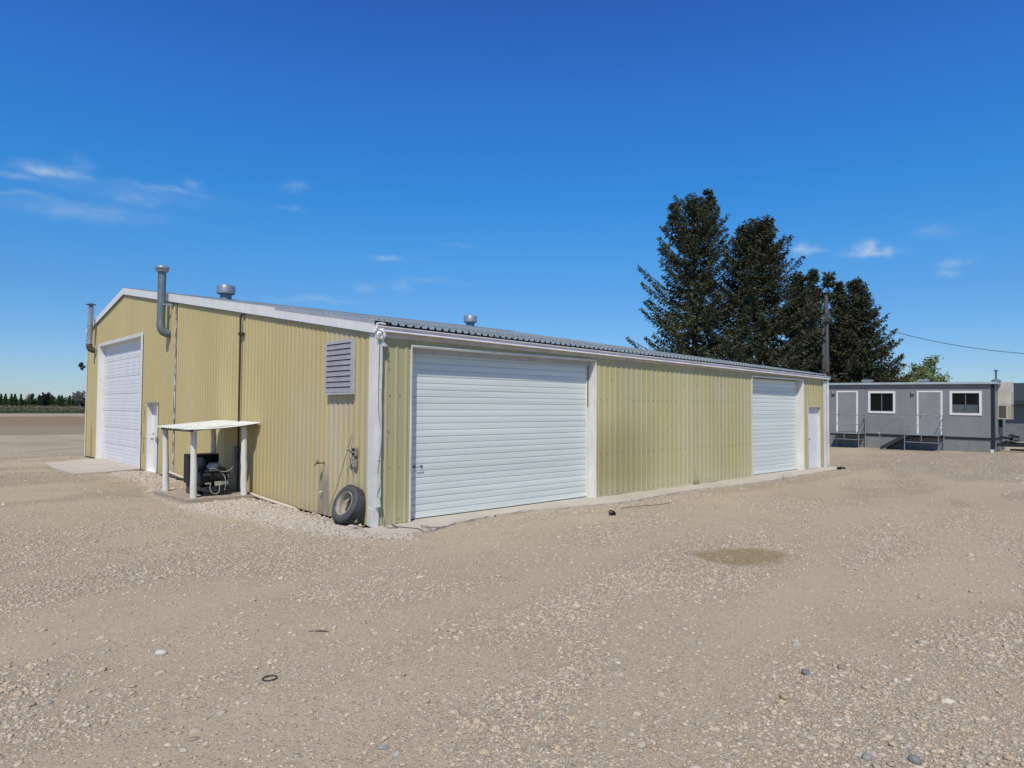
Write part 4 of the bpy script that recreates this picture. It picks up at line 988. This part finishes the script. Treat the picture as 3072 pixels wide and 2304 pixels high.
def twin(w_, lower_slats):
    s0, s1, z0, z1 = w_; b = MB(); t = .105
    for a in ((s0, s0+t, z0, z1), (s1-t, s1, z0, z1), (s0+t, s1-t, z0, z0+t), (s0+t, s1-t, z1-t, z1)): tbox(b, a[0], a[1], -.04, .03, a[2], a[3])
    wf = b.build('window', M['white_clean'], MO, local=True)
    b = MB(); tbox(b, s0+t, s1-t, -.05, -.042, z0+t, z1-t); b.build('pane', M['glass'], wf, local=True)
    mid = (s0+s1)/2; b = MB(); tbox(b, mid-.018, mid+.018, -.04, -.02, z0+t, z1-t); tbox(b, s0+t, s1-t, -.04, -.025, z0+t, z0+t+.02); b.build('mullion', M['galv_dark'], wf, local=True)
    if lower_slats:  # rows of grey slats over the lower half of the glass
        b = MB()
        for k in range(7): tbox(b, s0+t+.06, mid-.03, -.039, -.036, z0+t+.03+k*.055, z0+t+.03+k*.055+.05)
        for k in range(7): tbox(b, mid+.04, s1-t-.01, -.039, -.036, z0+t+.03+k*.055, z0+t+.03+k*.055+.05)
        b.build('lower_slats', M['lower_slats'], wf, local=True)
twin(w1, False); twin(w2, True)
for s0 in (7.24, 3.41):
    b = MB(); tbox(b, s0-.075, s0+.075, .003, .10, 2.76, 2.96); wl = b.build('wall_lamp', M['grey_box'], MO, local=True)
    b = MB(); tbox(b, s0-.06, s0+.06, .101, .115, 2.78, 2.90); b.build('lamp_lens', M['cream'], wl, local=True)
# wall mounted air conditioner on the end wall
def acbox(b, d0, d1, p0, p1, z0, z1):  # d = depth from the face, p = how far it sticks out from the end
    return tbox(b, -p1, -p0, -d1, -d0, z0, z1)
b = MB(); acbox(b, 1.1, 2.05, .0, .53, 2.25, 3.38); acbox(b, 1.1, 2.05, .0, .53, 1.56, 1.62); acbox(b, 1.1, 1.14, .0, .53, 1.62, 2.25); acbox(b, 1.14, 2.05, .0, .06, 1.62, 2.25)
ac = b.build('air_conditioner', M['ac'], MO, local=True, bevel=.012)
b = MB(); acbox(b, 1.085, 1.099, .05, .34, 1.64, 2.22); b.build('intake_grille', M['grille'], ac, local=True)
b = MB(); acbox(b, 1.14, 2.03, .49, .52, 1.64, 2.22); acbox(b, 1.085, 1.099, .42, .53, 1.64, 2.22); b.build('coil_panel', M['ac_yellow'], ac, local=True)
b = MB(); acbox(b, 1.4, 1.8, .531, .534, 2.9, 3.25); acbox(b, 1.2, 2.0, .531, .536, 2.55, 2.57); b.build('label_plate', M['white_clean'], ac, local=True)
b = MB(); b.tube([TP(-.02,-1.35,1.56),TP(-.03,-1.35,.95),TP(-.12,-1.32,.72),TP(-.35,-1.25,.68)], .03, 8); acbox(b, 1.55, 1.75, .0, .12, 1.15, 1.56); b.build('drain_line', M['dark'], MO, local=True)
b = MB()
b.bar(TP(.0,-.9,.32), TP(-1.9,-1.7,.32), .09, .16); b.bar(TP(.0,-2.7,.32), TP(-1.9,-1.9,.32), .09, .16); b.bar(TP(-1.2,-1.2,.33), TP(-1.2,-2.4,.33), .08, .12); b.bar(TP(-.5,-1.0,.10), TP(-1.7,-1.2,.10), .1, .1); b.tube([TP(-1.7,-1.8,-.0),TP(-1.7,-1.8,.75)], .05, 8)
b.build('tow_hitch', M['black'], MO, local=True)
b = MB(); b.tube([TP(-.55+.28*math.cos(t*.4),-1.2+.15*math.sin(t*.4),.46+.018*t*.6+.02*math.sin(t)) for t in range(30)], .035, 6); b.tube([TP(-.5,-1.2,.55),TP(-.6,-1.1,.75),TP(-.52,-1.15,.82)], .05, 6)
o = b.build('cable_coil', M['black'], MO, local=True)

def steps(s0, s1, dk, stair, label):
    STP = empty('metal_steps', TO, label, 'steps', 'metal steps at the trailer doors', rot=TQ)
    of = 1.22; b = MB(); tbox(b, s0-.02, s1+.02, .06, of+.02, dk-.045, dk); b.build('deck', M['galv'], STP, local=True)
    b = MB(); rr = .021
    for ss in (s0, s1):
        for oo in (.08, of): b.tube([TP(ss,oo,-.08),TP(ss,oo,dk+.02)], rr, 8)
    b.tube([TP((s0+s1)/2,of,dk-.05),TP((s0+s1)/2,of,.36)], rr*.8, 8)
    b.tube([TP(s0,of,.36),TP(s1,of,.36)], rr*.8, 8); b.tube([TP(s0,.08,.36),TP(s0,of,.36)], rr*.8, 8); b.tube([TP(s1,.08,.36),TP(s1,of,.36)], rr*.8, 8); b.build('base_frame', M['galv'], STP, local=True)
    b = MB(); t = dk+.95
    b.tube([TP(s0,of,dk),TP(s0,of,t-.12),TP(s0+.04,of,t-.03),TP(s0+.12,of,t),TP(s1-.12,of,t),TP(s1-.04,of,t-.03),TP(s1,of,t-.12),TP(s1,of,dk)], rr, 8)
    b.tube([TP(s0,of,dk+.46),TP(s1,of,dk+.46)], rr*.8, 8)
    b.tube([TP(s0,.1,dk),TP(s0,.1,t-.02),TP(s0,of,t-.02)], rr, 8); b.tube([TP(s0,.1,dk+.46),TP(s0,of,dk+.46)], rr*.8, 8)
    b.build('railing', M['galv'], STP, local=True)
    if stair:
        for k in range(3):
            b = MB(); sa = s1+.02+k*.32; tbox(b, sa, sa+.31, .14, of-.06, dk-.2*(k+1)-.03, dk-.2*(k+1)); b.build('tread', M['dark'], STP, local=True)
        for oo in (.12, of-.04):
            b = MB(); b.bar(TP(s1,oo,dk-.1), TP(s1+1.12,oo,-.04), .03, .16); b.build('stringer', M['dark'], STP, local=True)
        b = MB(); b.tube([TP(s1+.06,of,t-.14),TP(s1+.14,of,t-.10),TP(s1+.24,of,t-.15),TP(s1+1.20,of,t-.72),TP(s1+1.24,of,t-.80),TP(s1+1.20,of,t-.92),TP(s1+1.12,of,dk-.02),TP(s1+1.12,of,-.06)], rr, 8)
        b.build('handrail', M['galv'], STP, local=True)
steps(5.64, 7.06, .70, False, 'metal step platform with tube railing at the door nearest the shed')
steps(2.05, 3.52, .75, True, 'metal step platform with sloping handrail at the door between the two windows')

# ---------------------------------------------------------------- house, pole, wires
H = empty('block_house', (48.2,-3,0), 'low grey block house with dark roof behind the trailer at the right edge', 'house')
b = MB(); b.box(48.2,56,-12,1.0,-.1,2.45); b.build('wall', M['house_wall'], H)
b = MB(); b.prism([(47.5,-12.5,2.40),(47.5,1.5,2.40),(47.5,1.5,2.62),(52,1.5,3.9),(56.6,1.5,2.62),(56.6,-12.5,2.62),(52,-12.5,3.9),(47.5,-12.5,2.62)][1:6], (0,-14,0)); b.build('roof', M['shingle'], H)
b = MB(); b.box(48.1,48.19,-2.2,-1.2,.9,1.9); wf = b.build('window', M['white_clean'], H); b = MB(); b.box(48.08,48.099,-2.12,-1.28,.98,1.82); b.build('pane', M['glass'], wf)
U = empty('utility_pole', (38.75,8.35,0), 'grey wooden utility pole rising behind the far end of the shed roof', 'pole')
b = MB(); b.tube([(38.75,8.35,-.3),(38.7,8.33,4.5),(38.62,8.3,9.35)], [.165,.15,.125], 12); b.build('pole', M['pole'], U, smooth=True)
b = MB(); b.tube([(38.60,8.51,-.2),(38.54,8.47,8.1)], .095, 8); b.build('pipe_riser', M['pole'], U)
b = MB(); b.tube([(38.6,8.2,8.15),(38.45,7.95,8.12)], .03, 6); b.box(38.5,38.72,8.15,8.2,8.05,8.2); b.build('insulator', M['galv_dark'], U)
b = MB(); b.tube([(38.6,8.3,7.9),(38.4,8.55,7.86)], .03, 6); b.build('insulator', M['galv_dark'], U)
P0, P1 = Vector((38.45,7.95,8.12)), Vector((38.0,-8.0,4.55))
pts = []
for i in range(25):
    t = i/24; p = P0.lerp(P1, t); p.z -= .95*math.sin(math.pi*t); pts.append(p)
b = MB(); b.tube(pts, .017, 5); tag(b.build('power_line', M['dark']), 'single dark overhead cable sagging from the pole to the right', 'cable')
P0, P1 = Vector((38.4,8.55,7.86)), Vector((30,30,6.0)); pts = []
for i in range(25):
    t = i/24; p = P0.lerp(P1, t); p.z -= .8*math.sin(math.pi*t); pts.append(p)
b = MB(); b.tube(pts, .012, 5); tag(b.build('power_line', M['dark']), 'thin overhead cable running left from the pole across the spruces', 'cable')

# ---------------------------------------------------------------- trees
def sprays(P, D, Ln, Wd, rs):
    """n small needle sprays: a kite of two triangles each"""
    n = len(P); D = D/np.linalg.norm(D, axis=1, keepdims=True)
    rnd = rs.randn(n, 3); S1 = np.cross(D, rnd); S1 /= np.linalg.norm(S1, axis=1, keepdims=True)+1e-9
    N = np.cross(D, S1); Ln = Ln[:,None]; Wd = Wd[:,None]
    v = np.stack([P, P+D*Ln*.45+S1*Wd*.5+N*Wd*.12, P+D*Ln, P+D*Ln*.45-S1*Wd*.5+N*Wd*.12], 1).reshape(-1, 3)
    return v, np.arange(n*4).reshape(n, 4)
def spruce(x, y, h, rmax, seed, label, name='spruce_tree', shape=.8, zlow=.6, step=.5, frond=.5, upturn=.5, mat='needle', group='tall spruces behind the shed', jit=.3, heads=(), nbr=6, lay=1.0):
    rs = np.random.RandomState(seed); root = empty(name, (x, y, 0), label, 'tree', group)
    tb = MB(); lean = rs.uniform(-.25,.25,2); Ps = []; Ds = []; Ls = []
    def axis(bx, by, z0, z1, rad, rm, shp, nb_, st):
        """one stem with its tiers of branches"""
        n = 12; zs = np.linspace(z0, z1*.985, n)
        tb.tube([(x+bx*min(1, (z-z0)/1.2)+lean[0]*z/h, y+by*min(1, (z-z0)/1.2)+lean[1]*z/h, z) for z in zs], [max(.02, rad*(1-(z-z0)/(z1-z0))**.8+.015) for z in zs], 8)
        z = max(z0+.3, zlow) if z0 < 1 else z0+.1; a0 = rs.uniform(0, 6.28)
        while z < z1-.12:
            t = (z-z0)/(z1-z0); th = z/h; R_ = rm*(1-t)**shp+.10; k = max(4, int(nb_*(1 if t < .85 else .8)))
            a0 += 2.4
            for j in range(k):
                a = a0+2*np.pi*j/k+rs.uniform(-.35,.35); Lb = R_*(1+jit*rs.uniform(-1.35,.55))
                if Lb < .12: Lb = .12
                zz = z+rs.uniform(-.5,.5)*st
                out = np.array([math.cos(a), math.sin(a), 0]); side = np.array([-out[1], out[0], 0])
                rise = -.22+1.15*t**1.6+rs.uniform(-.08,.08)
                ns = max(5, int(Lb/.09)); s_ = np.linspace(0, 1, ns); wob = rs.uniform(-.15,.15)*Lb
                cx = x+bx+lean[0]*zz/h; cy = y+by+lean[1]*zz/h
                C_ = np.stack([cx+out[0]*Lb*s_+side[0]*wob*s_**2, cy+out[1]*Lb*s_+side[1]*wob*s_**2, zz+Lb*(rise*s_+upturn*s_**3*(.75-.4*t)-.10*np.sin(s_*np.pi))], 1)
                if Lb > .8: tb.tube([tuple(C_[0]), tuple(C_[ns//2]), tuple(C_[-1])], [.022*Lb**.7+.012, .014*Lb**.7+.008, .008], 4, False)
                tan = np.gradient(C_, axis=0); tan /= np.linalg.norm(tan, axis=1, keepdims=True)
                i0 = int(ns*.14*(Lb > 1.2)); T_ = C_[i0:]; G_ = tan[i0:]; ss = s_[i0:]; m = len(T_)
                env = frond*min(1.3, .35+Lb*.3)*np.minimum(1, (1-ss)*2.2+.16)*(.55+.45*np.minimum(1, ss*3))
                for sd in (-1, 1):
                    wl = env*rs.uniform(.55,1.25,m)
                    dv = side[None]*sd*.85+G_*.65; dv /= np.linalg.norm(dv, axis=1, keepdims=True)
                    kk = max(2, int(.62/.11*frond))
                    for q in range(kk):
                        f_ = (q+rs.rand(m))/kk; B_ = T_+dv*(wl*f_)[:,None]+rs.randn(m,3)*.02; B_[:,2] -= (wl*f_)**1.5*.30*lay
                        d = dv*.55+G_*.25+rs.randn(m,3)*.24+np.array([0,0,-.55*lay]); Ps.append(B_); Ds.append(d); Ls.append(.25*rs.uniform(.6,1.25,m))
                for q in range(3):
                    Ps.append(T_+rs.randn(m,3)*.025); Ds.append(G_*.8+rs.randn(m,3)*.38+np.array([0,0,.05])); Ls.append(.22*rs.uniform(.6,1.2,m))
            z += st*(.55+.6*(1-t))*rs.uniform(.75,1.25)
        m = 90; zz = z1-.8+rs.rand(m)*.85; w_ = (z1+.1-zz)*.10
        Ps.append(np.stack([x+bx+lean[0]+rs.randn(m)*w_, y+by+lean[1]+rs.randn(m)*w_, zz], 1)); Ds.append(np.stack([rs.randn(m)*.5, rs.randn(m)*.5, rs.uniform(.1,1.,m)],1)); Ls.append(rs.uniform(.12,.26,m))
    axis(0, 0, 0, h, .30*h/16, rmax, shape, nbr, step)
    for bx, by, z0, z1, rm in heads: axis(bx, by, z0, z1, .07, rm, .8, 5, step*.8)
    P = np.concatenate(Ps); D = np.concatenate(Ds); Ln = np.concatenate(Ls)
    keep = P[:,2] > .1; P, D, Ln = P[keep], D[keep], Ln[keep]
    v, fq = sprays(P-np.array([x,y,0]), D, Ln, Ln*rs.uniform(.26,.42,len(Ln)), rs)
    me = fast_mesh('crown', v, fq, 4, M[mat], smooth=False); o = bpy.data.objects.new('crown', me); COL.objects.link(o); o.parent = root; o['_o'] = (0,0,0)
    tb.build('trunk', M['bark'], root)
    return len(P)
n_ = 0
n_ += spruce(33.9, 15.0, 15.9, 5.0, 3, 'tallest and most open spruce, leftmost behind the shed roof', shape=.60, step=.62, nbr=7, frond=.72, upturn=.34, jit=.40, lay=1.2, heads=((.6,-.75,14.0,16.7,.7),(-.8,1.0,13.4,15.7,.5)))
n_ += spruce(36.2, 11.7, 14.3, 5.3, 8, 'dense dark round topped spruce right of the tallest one', shape=.68, step=.50, nbr=8, frond=.74, upturn=.34, mat='needle2', jit=.32, lay=1.25, heads=((.45,-.55,12.0,14.5,.9),(-.6,.6,11.8,14.1,.9),(1.6,-2.2,7.0,10.9,1.3)))
n_ += spruce(39.6, 10.9, 11.0, 2.9, 15, 'small thin topped spruce just left of the utility pole', shape=1.0, step=.5, nbr=7, frond=.62, upturn=.35, jit=.40)
n_ += spruce(41.6, 10.4, 11.7, 2.6, 21, 'slender spruce with a knobbly top immediately behind the utility pole', shape=1.05, step=.5, nbr=7, frond=.62, upturn=.35, jit=.35, heads=((.55,-.85,9.6,11.4,.7),))
n_ += spruce(42.6, 8.9, 10.6, 2.4, 27, 'pointed narrow spruce between the utility pole and the rightmost spruce', shape=1.0, step=.42, nbr=8, frond=.62, jit=.28)
n_ += spruce(41.0, 7.3, 10.4, 4.3, 33, 'broad dense spruce, rightmost of the row behind the trailer', shape=.92, step=.42, nbr=9, frond=.66, mat='needle2', jit=.26, upturn=.26, lay=1.1)
print('sprays', n_)
def broad(x, y, h, rc, seed, label, name, mat, bark='bark_pale', n=9000, group=None, lsz=.16, zc=.62, cat='tree', up=1.0, part='crown'):
    rs = np.random.RandomState(seed); root = empty(name, (x,y,0), label, cat, group); tb = MB()
    tb.tube([(x,y,-.1),(x+.1,y,h*.2),(x,y+.1,h*.4)], [.18*h/7,.14*h/7,.1*h/7], 7); tips = []
    for i in range(26):
        a = rs.uniform(0,6.28); sp = rs.uniform(.15,1)**.6*rc; zt = h*(.55+.45*rs.rand())*(1-.25*(sp/rc)**2)
        p0 = Vector((x,y,h*rs.uniform(.15,.4))); p2 = Vector((x+math.cos(a)*sp, y+math.sin(a)*sp, zt)); p1 = p0.lerp(p2,.5)+Vector((math.cos(a)*sp*.15,math.sin(a)*sp*.15,-.1))
        tb.tube([p0,p1,p2],[.05*h/7,.03*h/7,.01],5,False)
        for k in range(5):
            t = rs.uniform(.35,1); b0 = p0.lerp(p2,t); q = b0+Vector((rs.randn()*.35*rc/2, rs.randn()*.35*rc/2, abs(rs.randn())*.45*h/7*up)); tb.tube([b0,q],[.015,.005],4,False)
            for s_ in range(int(n/130)): tips.append((b0.lerp(q, rs.uniform(.2,1.1))+Vector(rs.randn(3)*.11*rc/2))[:])
    P = np.array(tips)-np.array([x,y,0]); P = P[P[:,2] > .05]; m = len(P); v, fq = sprays(P, rs.randn(m,3), np.full(m,lsz)*rs.uniform(.6,1.3,m), np.full(m,lsz*.7), rs)
    me = fast_mesh(part, v, fq, 4, M[mat], smooth=False); o = bpy.data.objects.new(part, me); COL.objects.link(o); o.parent = root
    tb.build('trunk', M[bark], root)
broad(67.2, 12.4, 6.6, 4.3, 41, 'loose grey green leafy tree beyond the trailer roof', 'leafy_tree', 'leaf', n=46000, lsz=.22)
broad(62.2, 12.2, 5.9, 2.6, 42, 'low rounded yellow green bush between the spruces and the leafy tree', 'bush', 'leaf_y', n=30000, lsz=.22, cat='bush', up=.5)
# windbreak on the horizon at the left
far = [(35.35,375.4,6.65,1.3),(36.84,374,6.8,1.4),(38.8,372.2,6.7,1.3),(40.0,371,6.7,1.6),(42.0,369.2,6.7,.9),(45.7,365.7,6.9,2.2),(48.1,363.6,6.4,1.9),(52.3,359.6,5.9,1.9),(54.6,357.4,6.3,1.5),(55.6,356.6,6.2,1.5),(58.2,354.1,6.2,1.3),(59.2,353.3,6.1,1.5)]
GR = 'conifers of the windbreak on the horizon'
def far_conifer(x, y, h, rw, seed, lab):
    rs = np.random.RandomState(seed); root = empty('windbreak_tree', (x,y,0), lab, 'tree', GR); m = 1500
    z = h*rs.rand(m)**1.25; rad = rw*(1-z/h)**.7*np.sqrt(rs.rand(m))*(1+.25*np.sin(z*3+seed)); a = rs.uniform(0,6.28,m)
    P = np.stack([rad*np.cos(a), rad*np.sin(a), z], 1); v, fq = sprays(P, rs.randn(m,3)+np.array([0,0,-.3]), np.full(m,.45), np.full(m,.26), rs)
    o = bpy.data.objects.new('crown', fast_mesh('crown', v, fq, 4, M['far_green'], smooth=False)); COL.objects.link(o); o.parent = root
    b = MB(); b.tube([(x,y,0),(x,y,h*.9)], [.12,.03], 6); b.build('trunk', M['bark'], root)
labs = ['thin pointed conifer at the extreme left of the horizon row','second conifer from the left edge in the horizon row','thin conifer left of the thicker pointed one in the horizon row','thicker pointed conifer fourth from the left in the horizon row','very narrow single spire conifer in the horizon row','broad conifer in front of the bare grey tree in the horizon row','rounded conifer just left of the large dark evergreen on the horizon','low conifer just right of the large dark evergreen on the horizon','left one of two close conifers midway between evergreen and shed','right one of two close conifers midway between evergreen and shed','left one of the last conifer pair before the shed corner','right one of the last conifer pair before the shed corner']
for i, (q, lab) in enumerate(zip(far, labs)): far_conifer(*q, 60+i, lab)
broad(50.5, 361.2, 7.6, 2.6, 71, 'large dark rounded evergreen standing above the horizon hedge', 'evergreen_tree', 'far_dark', 'bark', n=9000, lsz=.5)
broad(45.2, 367.0, 8.0, 1.8, 72, 'nearly bare grey tree above the horizon hedge at left', 'bare_tree', 'dry_twig', 'bark_pale', n=3000, lsz=.3)
broad(61.8, 350.6, 9.3, 3.6, 73, 'tall leafless grey brown tree beside the shed left corner', 'bare_tree', 'dry_twig', 'bark_pale', n=6000, lsz=.35)
# continuous hedge, dry weeds and crop as stuff
rs2 = np.random.RandomState(9)
def strip(name, n, s0, s1, dep, h0, h1, ln, wd, mat, label, cat, rr, off=0):
    t = rs2.uniform(s0, s1, n); base = np.stack([35.35+(62.8-35.35)*t, 375.4+(349.7-375.4)*t], 1); nd = np.array([.683,.73])
    dd = off+rs2.uniform(-dep, dep, n); xy = base+nd[None]*dd[:,None]; hh = h0+(h1-h0)*vnoise(t*rr, t*0+3, 1., 7, 3); z = hh*rs2.rand(n)**.8
    v, fq = sprays(np.stack([xy[:,0], xy[:,1], z], 1), rs2.randn(n,3)+np.array([0,0,.5]), np.full(n,ln), np.full(n,wd), rs2)
    o = bpy.data.objects.new(name, fast_mesh(name, v, fq, 4, M[mat], smooth=False)); COL.objects.link(o); tag(o, label, cat, kind='stuff')
strip('hedge', 30000, -1.5, 2.5, 2, 2.2, 6.0, .7, .4, 'far_green', 'dark green hedge mass along the horizon', 'hedge', 40, 2.0)
strip('dry_weeds', 6000, -1.5, 2.5, 3, .6, 2.0, .6, .12, 'dry', 'pale dry weeds in front of the horizon hedge', 'weeds', 60, -12)
t = rs2.rand(60000); q0 = rs2.uniform(-60, 75, 60000); dd = rs2.rand(60000)**2*45
cxy = np.stack([q0, 184.5-.331*q0+dd*1.0+.5], 1); P = np.stack([cxy[:,0], cxy[:,1], rs2.rand(60000)*.55], 1)
v, fq = sprays(P, rs2.randn(60000,3)*.5+np.array([0,0,1.]), np.full(60000,.5), np.full(60000,.13), rs2)
o = bpy.data.objects.new('crop', fast_mesh('crop', v, fq, 4, M['crop'], smooth=False)); COL.objects.link(o); tag(o, 'band of grey green crop beyond the plowed field', 'crop', kind='stuff')
for ob in bpy.data.objects:
    if '_o' in ob: del ob['_o']
